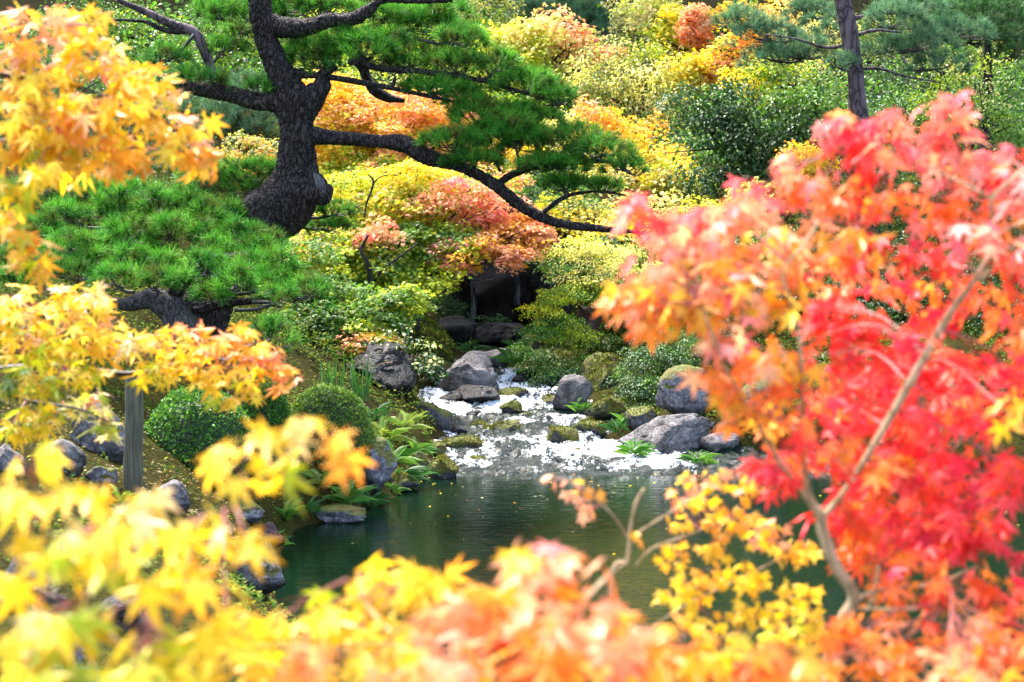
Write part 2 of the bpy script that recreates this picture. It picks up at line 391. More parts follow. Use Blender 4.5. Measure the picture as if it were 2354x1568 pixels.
def ground(x, y):
    x = np.asarray(x, float); y = np.asarray(y, float)
    p = np.stack([x, y, np.zeros_like(x)], -1)
    wob = fbm(p * 1.7, 3, 3) * 0.16
    dl = np.interp(y, YK, XL) - x + wob; dr = x - np.interp(y, YK, XR) + wob
    d = np.maximum(dl, dr)
    # close the pond at the near side
    dn = 7.2 + 0.3 * x - y; d = np.where(y < 9, np.maximum(d, dn), d)
    wz = wlev(y)
    h = np.where(d < 0, -0.45 * sstep(0, -0.5, d) , np.where(dl > dr, .42 + .22 * sstep(15.8, 14.8, y), .16 + .3 * sstep(22.5, 24.5, y)) * (1 - np.exp(-np.maximum(d, 0) / .25)) + np.where(dl > dr, 0.45, 0.16) * np.maximum(np.minimum(d, 3.2) - .4, 0))
    near = sstep(12, 5, y)
    h = np.where(d > 0, h * (1 - near) + near * np.minimum(h, 0.75), h)
    z = wz + h + fbm(p * 3, 9, 4) * 0.05 * sstep(0, .3, d)
    z = z + np.maximum(y - 25.5, 0) * 0.10 + np.maximum(y - 40, 0) * 0.16 + sstep(25.3, 27.2, y) * 0.8 * sstep(.8, 1.4, np.abs(x - .1)) + sstep(27.8, 28.6, y) * .6 * sstep(1.6, .8, np.abs(x))
    return z + fbm(p * 0.25, 21, 3) * 0.5 * sstep(24, 34, y + abs(x) * .6)
def axis(fine0, fine1, step, lo, hi, g=1.25):
    a = list(np.arange(fine0, fine1 + 1e-6, step)); s = step
    while a[-1] < hi: s *= g; a.append(a[-1] + s)
    s = step; b = []
    c = a[0]
    while c > lo: s *= g; c -= s; b.append(c)
    return np.array(b[::-1] + a)
def grid(name, xs, ys, zf, mat, attrs=None, **kw):
    X, Y = np.meshgrid(xs, ys); Z = zf(X, Y); nx, ny = len(xs), len(ys)
    i = np.arange(ny - 1)[:, None] * nx; j = np.arange(nx - 1)[None]
    F = np.stack([i + j, i + j + 1, i + nx + j + 1, i + nx + j], -1).reshape(-1, 4)
    at = {k: f(X, Y).ravel() for k, f in (attrs or {}).items()}
    return obj(name, mesh_np(name, np.stack([X, Y, Z], -1).reshape(-1, 3), F, smooth=True, attrs=at), mat, **kw)
grid('ground', axis(-4.5, 4.5, .07, -400, 400), axis(8, 28, .07, -60, 600), ground, M_GROUND, kind='structure')
grid('pond', np.linspace(-6, 9, 40), np.linspace(2, 20.4, 40), lambda X, Y: 0 * X, M_WATER, kind='structure')

def snap(px, py, y, up=1.5):
    """distance at which the sight line meets the bank near y"""
    def gap(q):
        p = W(px, py, q); return p[2] - float(ground(p[0], p[1]))
    g = gap(y); q = y
    if g < 0:
        while gap(q) < 0 and q > y - 4: q -= .05
    elif g > .03:
        while gap(q) > 0 and q < y + up: q += .05
        if gap(q) > 0.03: q = y
    return q
# rocks in the stream: (px, base py, width px, height px, material, label, name, depth override)
def d_of(py): return 18.3 + (1090 - py) / 200 * 3.7 if py < 1090 else F_PX * 2.6 / (py - 420)
ROCKS = [
 (1078, 915, 150, 108, M_ROCK, 'big rounded grey boulder at the head of the white cascade', 'boulder', None, 1.0),
 (1135, 850, 120, 50, M_ROCK, 'low grey slab behind the big grey boulder', 'rock', 22.9, .8),
 (1100, 924, 110, 48, M_DARK, 'dark wet rock at the foot of the big grey boulder', 'rock', 21.2, .8),
 (1172, 922, 90, 30, M_ROCKM, 'flat pale mossy rock dividing the two small cascades', 'rock', 21.5, .8),
 (1048, 923, 80, 26, M_DARK, 'low black rock splitting the water left of the big boulder', 'rock', 21.3, .8),
 (1312, 950, 108, 92, M_ROCK, 'pointed triangular grey rock on the right edge of the cascade', 'rock', 20.9, .7),
 (1402, 925, 150, 115, M_MOSSY, 'large slanting boulder under bright yellow green moss', 'boulder', 21.6, .9),
 (1582, 962, 150, 125, M_ROCKL, 'tall pale speckled boulder partly behind orange maple leaves', 'boulder', 20.6, .9),
 (1535, 1058, 285, 110, M_ROCK, 'long smooth grey boulder at the water edge with plants at its foot', 'boulder', 19.2, .5),
 (1512, 1082, 125, 38, M_ROCKM, 'low flat mossy stone at the water in front of the long boulder', 'rock', 18.55, .6),
 (1400, 965, 105, 55, M_MOSSY, 'moss covered rock below the yellow mossed boulder', 'rock', 20.6, .8),
 (1360, 1008, 95, 40, M_MOSSY, 'low brown mossy rock touching the long grey boulder', 'rock', 19.8, .7),
 (1290, 1022, 82, 46, M_MOSSY, 'round moss capped stone alone in the middle right of the stream', 'rock', 19.6, .8),
 (1162, 1008, 118, 50, M_ROCKM, 'brown grey stone with mossy shoulders in the middle of the stream', 'rock', 19.9, .7),
 (1178, 955, 60, 34, M_MOSSY, 'small dark stone in mid stream nearest the upper cascade', 'rock', 20.8, .8),
 (1208, 962, 36, 16, M_MOSSY, 'tiny mossy stone touching the small dark mid stream stone', 'rock', 20.6, .8),
 (1062, 1045, 118, 46, M_MOSSY, 'wide flat moss topped stone in the left of the stream', 'rock', 19.2, .7),
 (1105, 1068, 60, 20, M_MOSSY, 'low wet mossy stone barely above the white water', 'rock', 18.8, .8),
 (1010, 1118, 84, 84, M_MOSSY, 'upright mossy stone at the stream mouth by the dark pond', 'rock', 18.0, .9),
 (1232, 1075, 40, 12, M_DARK, 'small black stone awash in the lowest white water', 'rock', 18.7, .8),
 (978, 1008, 125, 88, M_ROCKM, 'brown boulder with mossy back on the left bank of the stream', 'boulder', 20.0, .8),
 (905, 1130, 125, 60, M_ROCKM, 'mossy ledge at the pond edge under the ferns', 'rock', 17.2, .8),
 (840, 1110, 150, 145, M_ROCKL, 'steep grey slab leaning on the left bank above the ferns', 'boulder', 16.9, .7),
 (775, 1200, 165, 46, M_ROCKL, 'flat pale stone tongue reaching into the dark pond', 'rock', 15.7, .7),
 (560, 1196, 110, 50, M_ROCKL, 'pale low rock under the hanging yellow leaves', 'rock', 14.4, .8),
 (385, 1172, 100, 66, M_ROCK, 'small grey rock right of the foot of the wooden post', 'rock', 12.6, .8),
 (240, 1120, 90, 50, M_ROCKL, 'small pale rock left of the foot of the wooden post', 'rock', 12.4, .8),
 (590, 1372, 140, 140, M_ROCKL, 'speckled grey boulder standing at the near pond edge', 'boulder', 12.6, .8),
 (610, 1260, 90, 60, M_RED, 'brown pink rock behind the near speckled boulder', 'rock', 14.0, .8),
 (230, 1060, 150, 160, M_ROCKL, 'craggy pale boulder left of the wooden post', 'boulder', 13.4, .8),
 (140, 1085, 130, 80, M_ROCK, 'rounded grey boulder before the craggy pale one', 'boulder', 12.4, .8),
 (15, 1090, 90, 75, M_ROCK, 'grey boulder at the left picture edge under yellow leaves', 'boulder', 11.8, .8),
 (50, 1420, 220, 150, M_DARK, 'dark speckled boulder low at the left edge', 'boulder', 9.6, .8),
 (160, 1600, 180, 130, M_ROCKL, 'pale speckled rock at the very bottom behind the nearest leaves', 'boulder', 8.4, .8),
 (290, 1450, 150, 90, M_DARK, 'dark brown rock between two near sprays of leaves', 'rock', 9.4, .8),
 (870, 900, 190, 110, M_DARK, 'blackish boulder behind the pale leaved shrub', 'boulder', 20.8, .8),
 (960, 870, 90, 60, M_DARK, 'blackish rock between the pale leaved shrub and the big boulder', 'rock', 22.4, .8),
 (1352, 790, 62, 112, M_RED, 'upright reddish brown standing stone among the shrubs', 'standing stone', 23.2, .7),
 (1240, 900, 120, 70, M_MOSSY, 'mossy mound above the upper cascade with small ferns', 'boulder', 22.7, .8),
 (1340, 885, 130, 60, M_ROCKM, 'brown mossy rock behind the pointed triangular rock', 'rock', 22.4, .8),
 (1745, 970, 150, 110, M_ROCKL, 'pale rock seen through gaps in the orange leaves', 'boulder', 20.9, .8),
 (1108, 988, 52, 22, M_MOSSY, 'small mossy stone left of the brown grey mid stream stone', 'rock', None, .8),
 (1236, 1042, 50, 20, M_DARK, 'wet black stone left of the round moss capped stone', 'rock', None, .8),
 (1335, 1048, 70, 24, M_ROCKM, 'low stone between the round moss capped stone and the long boulder', 'rock', None, .8),
 (1085, 962, 46, 20, M_DARK, 'black stone below the foot of the big grey boulder', 'rock', None, .8),
 (1262, 930, 44, 22, M_ROCKM, 'small stone on the lip of the upper cascade', 'rock', None, .8),
 (1050, 1000, 48, 22, M_DARK, 'wet stone just right of the brown bank boulder', 'rock', None, .8),
 (1140, 1090, 56, 14, M_DARK, 'nearly drowned black stone at the lower edge of the white water', 'rock', 18.5, .8),
 (1665, 1048, 120, 66, M_ROCK, 'grey boulder right of the long smooth boulder', 'boulder', 19.4, .8),
 (1480, 985, 90, 52, M_ROCKM, 'mossy brown rock above the long grey boulder', 'rock', 20.2, .8),
 (1350, 985, 46, 26, M_MOSSY, 'little mossy stone under the low brown mossy rock', 'rock', 20.2, .8),
 (950, 1085, 80, 56, M_ROCKM, 'mossy grey rock behind the upright stone at the stream mouth', 'rock', 18.2, .8),
 (1000, 1050, 56, 36, M_MOSSY, 'mossy stone on the bank above the stream mouth', 'rock', 18.9, .8),
 (1205, 890, 70, 26, M_DARK, 'dark flat stone above the upper cascade', 'rock', 22.3, .8),
 (1015, 872, 80, 44, M_ROCKM, 'mossy rock left of the big grey boulder', 'rock', 22.0, .8),
 (1230, 810, 84, 44, M_ROCKM, 'mossy brown boulder right of the water below the grotto', 'rock', 23.6, .8),
 (1290, 850, 90, 50, M_MOSSY, 'mossy mound left of the standing stone', 'rock', 23.0, .8),
 (1470, 930, 110, 70, M_MOSSY, 'mossy boulder behind the dark bushy shrub', 'boulder', 21.2, .8),
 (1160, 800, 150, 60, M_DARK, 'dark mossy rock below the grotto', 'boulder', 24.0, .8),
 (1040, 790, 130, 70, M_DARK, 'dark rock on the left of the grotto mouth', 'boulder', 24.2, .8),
]
bm = bmesh.new(); bmesh.ops.create_icosphere(bm, subdivisions=5, radius=1)
ICO5 = (np.array([v.co[:] for v in bm.verts]), np.array([[v.index for v in f.verts] for f in bm.faces])); bm.free()
bm = bmesh.new(); bmesh.ops.create_icosphere(bm, subdivisions=4, radius=1)
ICO4 = (np.array([v.co[:] for v in bm.verts]), np.array([[v.index for v in f.verts] for f in bm.faces])); bm.free()
bm = bmesh.new(); bmesh.ops.create_icosphere(bm, subdivisions=3, radius=1)
ICO3 = (np.array([v.co[:] for v in bm.verts]), np.array([[v.index for v in f.verts] for f in bm.faces])); bm.free()
def rock_mesh(name, rx, ry, rz, seed, ico=ICO4, ncut=16, lump=.16):
    r = np.random.default_rng(seed); V = ico[0].copy()
    for _ in range(ncut):
        n = unit(r.normal(0, 1, 3) * [1, 1, .8]); h = r.uniform(.5, .86)
        s = V @ n - h; V = V - np.maximum(s, 0)[:, None] * n * .95
    V = V * (1 + lump * fbm(V * 1.4 + seed * 3.1, seed, 3))[:, None]
    V = V / np.abs(V).max(0)
    st = np.abs(fbm(V * [1.3, 1.3, 3.2] + seed * 1.7, seed + 9, 3)); V = V * (1 - .10 * (sstep(.06, 0, st)))[:, None]
    V = V * (1 + .07 * fbm(V * 5 + seed, seed + 5, 4))[:, None]
    return mesh_np(name, V * [rx, ry, rz], ico[1], smooth=True)
ROCKPOS = []; MOSSED = []
for k, (px, pb, w, h, mt, lab, nm, dep, df) in enumerate(ROCKS):
    d = dep or d_of(pb)
    if dep and (px < 900 or px > 1380) and dep < 21: d = snap(px, pb - h * .12, d, .8)
    s = 1 / PX(d); rx = w * s / 2; ht = h * s
    bpt = W(px, pb, d); rz = ht * .62; ry = rx * df
    o = obj(nm if nm != 'standing stone' else 'standing_stone', rock_mesh(nm, rx, ry, rz, 40 + k, ICO5 if w > 130 else ICO4, lump=.16 if w > 250 else .25), mt)
    o.location = (bpt[0], d + ry * .3, bpt[2] + ht - rz)
    if nm != 'standing stone': o.rotation_euler[1] = random.uniform(-.08, .08)
    tag(o, lab, nm, 'rocks and boulders along the stream and pond')
    if mt in (M_MOSSY, M_ROCKM): MOSSED.append((o, rx, ry, rz, 1.0 if mt is M_MOSSY else .45))
    ROCKPOS.append((bpt[0], d + ry * .3, rx, ry))

# the stream: a rough sheet stepping down between the rocks
def foamf(X, Y):
    xl = np.interp(Y, YK, XL); xr = np.interp(Y, YK, XR)
    py = 420 + F_PX * (2.6 - wlev(Y)) / Y
    band = np.interp(py, [740, 800, 880, 900, 925, 945, 962, 980, 1000, 1020, 1045, 1075, 1092, 1103, 1112], [.05, .1, .50, .58, .50, .58, .36, .24, .36, .48, .48, .60, .48, .15, .0])
    p = np.stack([X * .8, Y * 1.3, 0 * X], -1)
    f = band + fbm(p * 2.2, 31, 4) * .55
    for (rx0, ry0, rx, ry) in ROCKPOS[:22]:
        q = np.hypot((X - rx0) / (rx * 1.0), (Y - ry0 + ry * .6) / (ry + .25)); f = f + .22 * np.exp(-((q - 1.0) / .3) ** 2) * (band > .2)
    side = np.maximum(xl - X, X - np.minimum(xr, 1.5 - np.maximum(18.3 - Y, 0) * 1.0))
    return np.clip(f, 0, 1) * sstep(.35, -.05, side)
def streamz(X, Y):
    p = np.stack([X, Y * 1.5, 0 * X], -1); am = sstep(17.7, 18.4, Y)
    n = 1 - np.abs(fbm(p * 4.5, 41, 4)) * 2
    return wlev(Y) + .006 + am * (fbm(p * 2, 47, 3) * .05 + (n - .6) * .085) - .07 * sstep(18.25, 17.7, Y + .25 * fbm(p * 1.5, 5, 3))
grid('stream', np.arange(-1.6, 3.4, .022), np.arange(17.5, 25.4, .022), streamz, M_STREAM, {'foam': foamf}, kind='structure')

# ------------------------------------------------------------------ grotto with the waterfall
def big_rock(name, p, r, seed, mat, label, cat, rot=0):
    o = obj(name, rock_mesh(name, *r, seed, ICO5, 14), mat); o.location = [float(v) for v in p]; o.rotation_euler[2] = rot
    return tag(o, label, cat)
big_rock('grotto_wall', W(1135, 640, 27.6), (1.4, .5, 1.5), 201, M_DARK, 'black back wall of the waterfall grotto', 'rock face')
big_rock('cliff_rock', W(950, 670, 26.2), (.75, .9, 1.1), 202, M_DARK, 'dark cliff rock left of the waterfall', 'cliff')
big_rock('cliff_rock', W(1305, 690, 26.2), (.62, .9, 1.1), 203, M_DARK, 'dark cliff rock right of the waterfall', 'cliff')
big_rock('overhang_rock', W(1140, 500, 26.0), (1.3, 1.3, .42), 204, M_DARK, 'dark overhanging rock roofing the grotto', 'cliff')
def waterfall(px, w, p0, p1, y, lab):
    a = W(px, p0, y); b = W(px, p1, y); n = 24; m = 8; V = []
    for i in range(n):
        for j in range(m):
            t = i / (n - 1); u = j / (m - 1) * 2 - 1
            V.append((a[0] + u * w * (.7 + .5 * t) + .01 * math.sin(9 * t + 3 * u), y - .14 * t + .03 * math.cos(u * 2.2) * (1 + math.sin(j * 2.7)), a[2] + (b[2] - a[2]) * t))
    F = [(i * m + j, i * m + j + 1, i * m + m + j + 1, i * m + m + j) for i in range(n - 1) for j in range(m - 1)]
    tag(obj('waterfall', mesh_np('waterfall', V, F, smooth=True), M_FALL), lab, 'waterfall')
waterfall(1088, .035, 640, 745, 26.0, 'thin grey veil of falling water in the left of the dark grotto')
waterfall(1190, .04, 625, 700, 26.3, 'faint short veil of falling water in the right of the dark grotto')

# ------------------------------------------------------------------ foliage builders
YEL = [(.84, .66, .02), (.78, .58, .02), (.88, .72, .06)]; GOLD = [(.84, .47, .03), (.86, .54, .04), (.80, .40, .04)]
PEACH = [(.88, .40, .20), (.88, .50, .26), (.86, .36, .15)]; ORANGE = [(.88, .25, .03), (.86, .32, .03), (.86, .19, .04)]
RED = [(.80, .04, .035), (.84, .06, .06), (.76, .03, .07), (.86, .11, .03)]; PINK = [(.86, .24, .22), (.82, .16, .18), (.88, .36, .30)]
LIME = [(.48, .58, .02), (.56, .62, .03), (.34, .46, .02)]; GREEN = [(.10, .24, .02), (.14, .30, .03), (.07, .17, .02)]
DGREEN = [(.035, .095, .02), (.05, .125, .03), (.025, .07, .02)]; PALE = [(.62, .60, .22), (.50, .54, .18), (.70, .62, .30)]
OLIVE = [(.24, .28, .05), (.34, .36, .08), (.15, .20, .04)]; PYEL = [(.74, .70, .16), (.80, .74, .28), (.60, .62, .12)]
BLUEG = [(.05, .13, .07), (.07, .17, .09), (.04, .10, .06)]

def crown(name, parent, blobs, leaf, size, mat=M_LEAF, per=46, sub_r=.22, flat=.35, shell=.55, lo=0, hi=55, dens=1.0, rd_f=.7, kind=None):
    """blobs: (px, py, y, rx_px, ry_px, palette, weights); leaves gather in flattish sprays spread through each blob"""
    cl = Cloud()
    for bi, b in enumerate(blobs):
        px, py, y, rx, ry, pa = b[:6]; s = 1 / PX(y); c = W(px, py, y); rx *= s; ry *= s; rd = max(rx * rd_f, .15)
        area = math.pi * rx * ry * 1.9; sr = min(sub_r, max(rx * .6, .06))
        n_sub = int(max(4, dens * 3.4 * area / (math.pi * sr * sr * flat * 1.6)))
        u = unit(rng.normal(0, 1, (n_sub, 3))); r = rng.uniform(shell, 1, n_sub) ** .6
        ce = c + u * r[:, None] * [rx, rd, ry]
        ce = c + (ce - c) * (1 + .55 * fbm(u * 1.8 + bi * 7, 33, 2) + rng.normal(0, .13, n_sub) + (rng.uniform(0, 1, n_sub) > .93) * .25)[:, None]; cn = 0.5 + fbm(ce * 2.3 + 5, 61 + bi, 2)
        for k in range(n_sub):
            m = max(6, int(per * 1.15 * rng.uniform(.6, 1.3)))
            a = rng.uniform(0, 2 * math.pi, m); q = np.sqrt(rng.uniform(0, 1, m)) * sr * rng.uniform(.7, 1.2)
            pos = ce[k] + np.stack([np.cos(a) * q, np.sin(a) * q, -.45 * q * q / sr + rng.normal(0, flat * sr * .35, m)], -1)
            az = a + rng.normal(0, .9, m)
            col = pal(pa, m, jit=.13) if rng.uniform() > .5 else pal([pa[int(cn[k] * 7) % len(pa)]], m, jit=.13)
            cl.add(leaf, pos, droop_frames(m, lo, hi, az), size * rng.uniform(.65, 1.2, m), col, np.clip(col * [1, .8, .8], 0, 1))
    return cl.obj(name, mat, parent, kind)

def limbs(parent, mat, lines, y, name='branch', sides=7, n=5, rough=.1):
    """lines: lists of (px, py, width px[, y])"""
    for k, L in enumerate(lines):
        P = [W(q[0], q[1], q[3] if len(q) > 3 else y) for q in L]; R = [q[2] / PX(q[3] if len(q) > 3 else y) / 2 for q in L]
        tube_obj(name if k else ('trunk' if name == 'branch' else name), P, R, mat, parent, sides, n, rough, k)

def tree(name, label, cat, blobs, leaf, size, trunk, mat=M_LEAF, bark=M_BARK, group=None, **kw):
    """trunk: (px, py of the crown middle, y, radius m)"""
    px, py, y, r = trunk; top = W(px, py, y); g = float(ground(top[0], top[1])); b = np.array([top[0] + rng.uniform(-.2, .2), top[1], g - .15])
    t = thing(name, label, cat, b, group)
    h = top[2] - g
    mid = b + (top - b) * .5 + [rng.uniform(-.08, .08) * h * .5, 0, 0]
    tube_obj('trunk', [b, mid, top], [r * 1.3, r, r * .55], bark, t, 8, 5, .12)
    cl = Cloud()
    for q in blobs:
        e = W(q[0], q[1], q[2]); st = b + (top - b) * rng.uniform(.45, .9)
        V, F = tube([st, (st + e) / 2 + [0, 0, -.05 * h], e], [r * .45, r * .3, r * .08], 5, 4); cl.raw(V, tris(F), (.05, .05, .05))
        for _ in range(3):
            e2 = e + rng.normal(0, 1, 3) * [q[3] / PX(q[2]) * .6, .2, q[4] / PX(q[2]) * .5]; s2 = st + (e - st) * .6
            V, F = tube([s2, (s2 + e2) / 2 + rng.normal(0, .04, 3), e2], [r * .2, r * .13, r * .04], 4, 3); cl.raw(V, tris(F), (.05, .05, .05))
    cl.obj('branches', bark, t, smooth=True)
    crown('crown', t, blobs, leaf, size, mat, **kw)
    return t

# pine foliage: mounds of needle tufts
def tuft(n=44, seed=0, up=.5):
    r = np.random.default_rng(seed); V = []; F = []; tip = []
    for i in range(n):
        a = r.uniform(0, 2 * math.pi); e = math.acos(1 - r.uniform(0, 1) * (1 - math.cos(math.radians(78))))
        d = np.array([math.sin(e) * math.cos(a), math.sin(e) * math.sin(a), math.cos(e)]); s = np.cross(d, r.normal(0, 1, 3)); s /= np.linalg.norm(s)
        L = r.uniform(.75, 1.05); w = .023; b0 = np.array([0, 0, r.uniform(-.35, .25)])
        k = len(V); V += [b0 + s * w, b0 - s * w, b0 + d * L + [0, 0, .08 * L]]; F.append((k, k + 1, k + 2)); tip += [0, 0, 1.]
    return np.array(V), np.array(F), np.array(tip)
TUFTS = [tuft(34, i) for i in range(4)]
PG0 = np.array([(.007, .036, .006), (.010, .055, .008), (.006, .03, .007), (.03, .022, .008)]); PG1 = np.array([(.12, .46, .03), (.24, .64, .05), (.06, .32, .03), (.16, .20, .03)])  # needle bases darkened: shade between the mounds is put into the colour
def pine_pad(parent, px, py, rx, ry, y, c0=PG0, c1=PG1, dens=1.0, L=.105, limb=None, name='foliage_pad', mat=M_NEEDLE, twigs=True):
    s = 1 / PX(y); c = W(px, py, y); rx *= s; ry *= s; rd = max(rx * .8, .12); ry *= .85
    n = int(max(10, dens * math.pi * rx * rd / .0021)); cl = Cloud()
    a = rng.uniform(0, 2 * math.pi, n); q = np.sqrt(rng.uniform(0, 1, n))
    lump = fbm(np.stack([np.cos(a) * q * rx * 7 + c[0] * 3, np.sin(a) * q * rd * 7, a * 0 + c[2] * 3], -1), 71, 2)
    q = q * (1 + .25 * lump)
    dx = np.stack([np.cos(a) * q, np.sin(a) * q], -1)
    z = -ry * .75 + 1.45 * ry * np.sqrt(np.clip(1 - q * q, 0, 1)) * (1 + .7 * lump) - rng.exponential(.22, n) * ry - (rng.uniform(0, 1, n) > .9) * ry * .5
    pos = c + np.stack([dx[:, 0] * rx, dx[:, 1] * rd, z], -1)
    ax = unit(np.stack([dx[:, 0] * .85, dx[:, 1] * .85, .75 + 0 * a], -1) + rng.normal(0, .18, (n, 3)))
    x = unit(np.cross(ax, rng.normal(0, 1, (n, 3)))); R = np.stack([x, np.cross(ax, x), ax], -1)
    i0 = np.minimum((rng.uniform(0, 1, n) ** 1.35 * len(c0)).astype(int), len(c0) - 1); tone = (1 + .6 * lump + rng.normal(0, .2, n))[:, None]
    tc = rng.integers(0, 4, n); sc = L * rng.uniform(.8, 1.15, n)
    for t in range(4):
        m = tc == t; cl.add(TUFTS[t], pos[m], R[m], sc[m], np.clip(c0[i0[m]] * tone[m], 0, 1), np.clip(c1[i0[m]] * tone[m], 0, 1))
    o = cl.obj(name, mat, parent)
    # the fan of bare twigs under the mound
    if twigs:
        root = W(limb[0], limb[1], limb[2] if len(limb) > 2 else y) if limb is not None else c + np.array([-.5 * rx, 0, -ry * 1.1])
        tw = Cloud(); hub = c + np.array([0, 0, -ry * .8])
        V, F = tube([root, (root + hub) / 2 + [0, 0, -.02], hub], [.016, .012, .008], 5, 3); tw.raw(V, tris(F), (.03, .03, .03))
        for k in rng.choice(n, min(n, max(8, int(rx * 70))), replace=False):
            s0 = root + (hub - root) * rng.uniform(.5, 1.0); e = pos[k] - ax[k] * .03
            V, F = tube([s0, s0 * .45 + e * .55 + [0, 0, -.03], e], [.006, .004, .002], 3, 3); tw.raw(V, tris(F), (.03, .03, .03))
        tw.obj('twigs', M_TWIG, parent, kind='stuff', smooth=True)
    return o

# ------------------------------------------------------------------ the old black pine
YP = 17.0
bp = W(520, 700, YP + .1); pine = thing('pine_tree', 'old black pine with thick cracked leaning trunk and layered cloud pruned needles', 'pine tree', (bp[0], bp[1], ground(bp[0], bp[1]) - .1))
def limb_obj(name, L, sides=14, n=10, rough=.16, seed=0, y=YP, mat=M_PBARK, parent=pine, plates=0.0):
    P = [W(q[0], q[1], q[3] if len(q) > 3 else y) for q in L]; R = [q[2] / PX(q[3] if len(q) > 3 else y) / 2 for q in L]
    return tube_obj(name, P, R, mat, parent, sides, n, rough, seed, plates=plates)
limb_obj('trunk', [(450, 760, 150), (500, 640, 130), (562, 548, 122), (642, 474, 128), (676, 412, 100), (682, 350, 90), (682, 290, 86), (674, 235, 92), (650, 182, 70), (624, 122, 58), (602, 60, 58), (596, 0, 60), (588, -70, 50)], 130, 44, .20, 3, plates=.016)
limb_obj('root', [(610, 470, 90), (560, 495, 62), (525, 492, 44), (490, 510, 40), (450, 560, 40)], 20, 8, .2, 4, YP - .05)
limb_obj('cut_branch', [(672, 360, 60, YP), (694, 392, 56, YP - .06), (714, 424, 74, YP - .10), (738, 440, 66, YP - .15), (754, 447, 54, YP - .18), (763, 450, 36, YP - .18)], 70, 24, .3, 5, plates=.012)
V, F = tube([W(722, 398, YP - .28), W(734, 420, YP - .34), W(745, 445, YP - .37)], [.008, .036, .012], 10, 6, rough=.3)
obj('bark_scar', mesh_np('bark_scar', V - base(pine), tris(F), smooth=True), M_GREYW, pine)
LIMBS = {
 'a': [(672, 262, 60), (640, 238, 52), (590, 232, 44), (530, 214, 40), (480, 208, 36), (430, 200, 26), (390, 185, 16)],
 'b': [(672, 312, 70), (712, 312, 46), (770, 317, 36), (860, 325, 34), (930, 333, 36), (985, 362, 36), (1050, 380, 30), (1130, 420, 26), (1200, 475, 24), (1280, 512, 20), (1380, 525, 15), (1490, 538, 10)],
 'b2': [(880, 322, 26), (915, 316, 18), (945, 320, 10)],
 'c': [(682, 275, 66), (712, 232, 62), (738, 200, 44), (742, 172, 26), (770, 148, 24)],
 'd': [(668, 176, 20), (700, 172, 16), (760, 178, 15), (830, 190, 13), (900, 203, 11), (980, 220, 10), (1080, 242, 7)],
 'd2': [(898, 203, 10), (905, 190, 9), (908, 175, 6)],
 'e': [(600, 45, 60), (650, 62, 50), (710, 62, 40), (755, 48, 32), (810, 44, 28), (850, 22, 24), (880, 0, 20), (960, 2, 16), (1040, 0, 12)],
 'f': [(500, 205, 16), (482, 150, 22), (468, 112, 24), (446, 74, 24), (400, 58, 20), (340, 30, 16), (270, 0, 12)],
 'g': [(790, 90, 22, YP + .7), (830, 150, 26, YP + .7), (850, 195, 24, YP + .7), (885, 222, 22, YP + .7), (930, 232, 12, YP + .7)],
 'h': [(1140, 425, 18), (1200, 392, 16), (1300, 376, 14), (1400, 372, 11), (1450, 400, 7)],
 'i': [(800, 140, 18), (880, 158, 16), (980, 166, 14), (1090, 182, 11), (1200, 212, 9), (1290, 238, 6)],
 'j': [(446, 74, 14), (380, 70, 12), (330, 50, 8), (250, 45, 6)],
 'k': [(1240, 495, 12), (1300, 452, 10), (1380, 440, 7), (1440, 450, 5)],
}
for i, (k, L) in enumerate(LIMBS.items()):
    if k == 'f': limb_obj('branch', L, 12, 8, .12, 20 + i, mat=M_PURPLE)
    else: limb_obj('branch', L, 48 if L[0][2] > 30 else 10, 22 if L[0][2] > 30 else 8, .2, 20 + i, plates=.009 if L[0][2] > 30 else 0)
PADS = [  # px, py, rx, ry, (twig root px, py)
 (483, 20, 50, 24, 600, 60), (567, 22, 95, 30, 600, 70), (663, 8, 85, 24, 640, 60), (754, 8, 75, 24, 700, 58), (387, 125, 52, 22, 446, 80), (457, 177, 68, 27, 520, 212),
 (547, 65, 30, 17, 595, 60), (593, 195, 38, 26, 640, 235), (510, 100, 58, 22, 482, 150),
 (713, 125, 70, 42, 770, 150), (725, 104, 66, 36, 770, 150), (838, 104, 76, 40, 850, 155), (642, 133, 34, 22, 700, 160), (942, 122, 60, 40, 940, 165), (1046, 137, 68, 38, 1040, 178),
 (955, 44, 98, 32, 880, 80), (1054, 79, 64, 32, 960, 90), (1142, 137, 52, 36, 1100, 184), (1213, 183, 88, 40, 1200, 212), (1275, 216, 50, 30, 1290, 238), (1004, 196, 95, 25, 960, 216), (1071, 233, 48, 18, 1040, 238),
 (880, 30, 80, 26, 850, 22), (1010, 20, 70, 22, 960, 2), (800, 75, 60, 24, 800, 50), (900, 85, 60, 26, 860, 120),
 (1108, 255, 88, 30, 1130, 330), (1213, 262, 84, 32, 1250, 375), (1038, 314, 72, 22, 1080, 390), (1130, 315, 84, 34, 1150, 395), (1238, 319, 90, 36, 1250, 380), (1330, 298, 52, 26, 1300, 376), (1380, 337, 80, 26, 1380, 372),
 (1433, 375, 48, 24, 1430, 385), (1088, 362, 66, 20, 1100, 400), (1275, 372, 84, 20, 1300, 380), (1296, 418, 66, 16, 1300, 452), (1180, 290, 80, 34, 1200, 392), (1390, 425, 50, 14, 1380, 440),
 (775, 475, 50, 24, 700, 500), (755, 516, 58, 15, 690, 520), (567, 385, 76, 28, 600, 470), (530, 420, 80, 24, 560, 480), (470, 395, 60, 26, 520, 480),
]
for k, (px, py, rx, ry, lx, ly) in enumerate(PADS):
    y = YP + (.35 if py < 60 or (460 < py) or k >= 41 else 0) + rng.uniform(-.12, .12) - .15 * (py - 200) / 300
    pine_pad(pine, px, py, rx, ry, y, limb=(lx, ly, y))

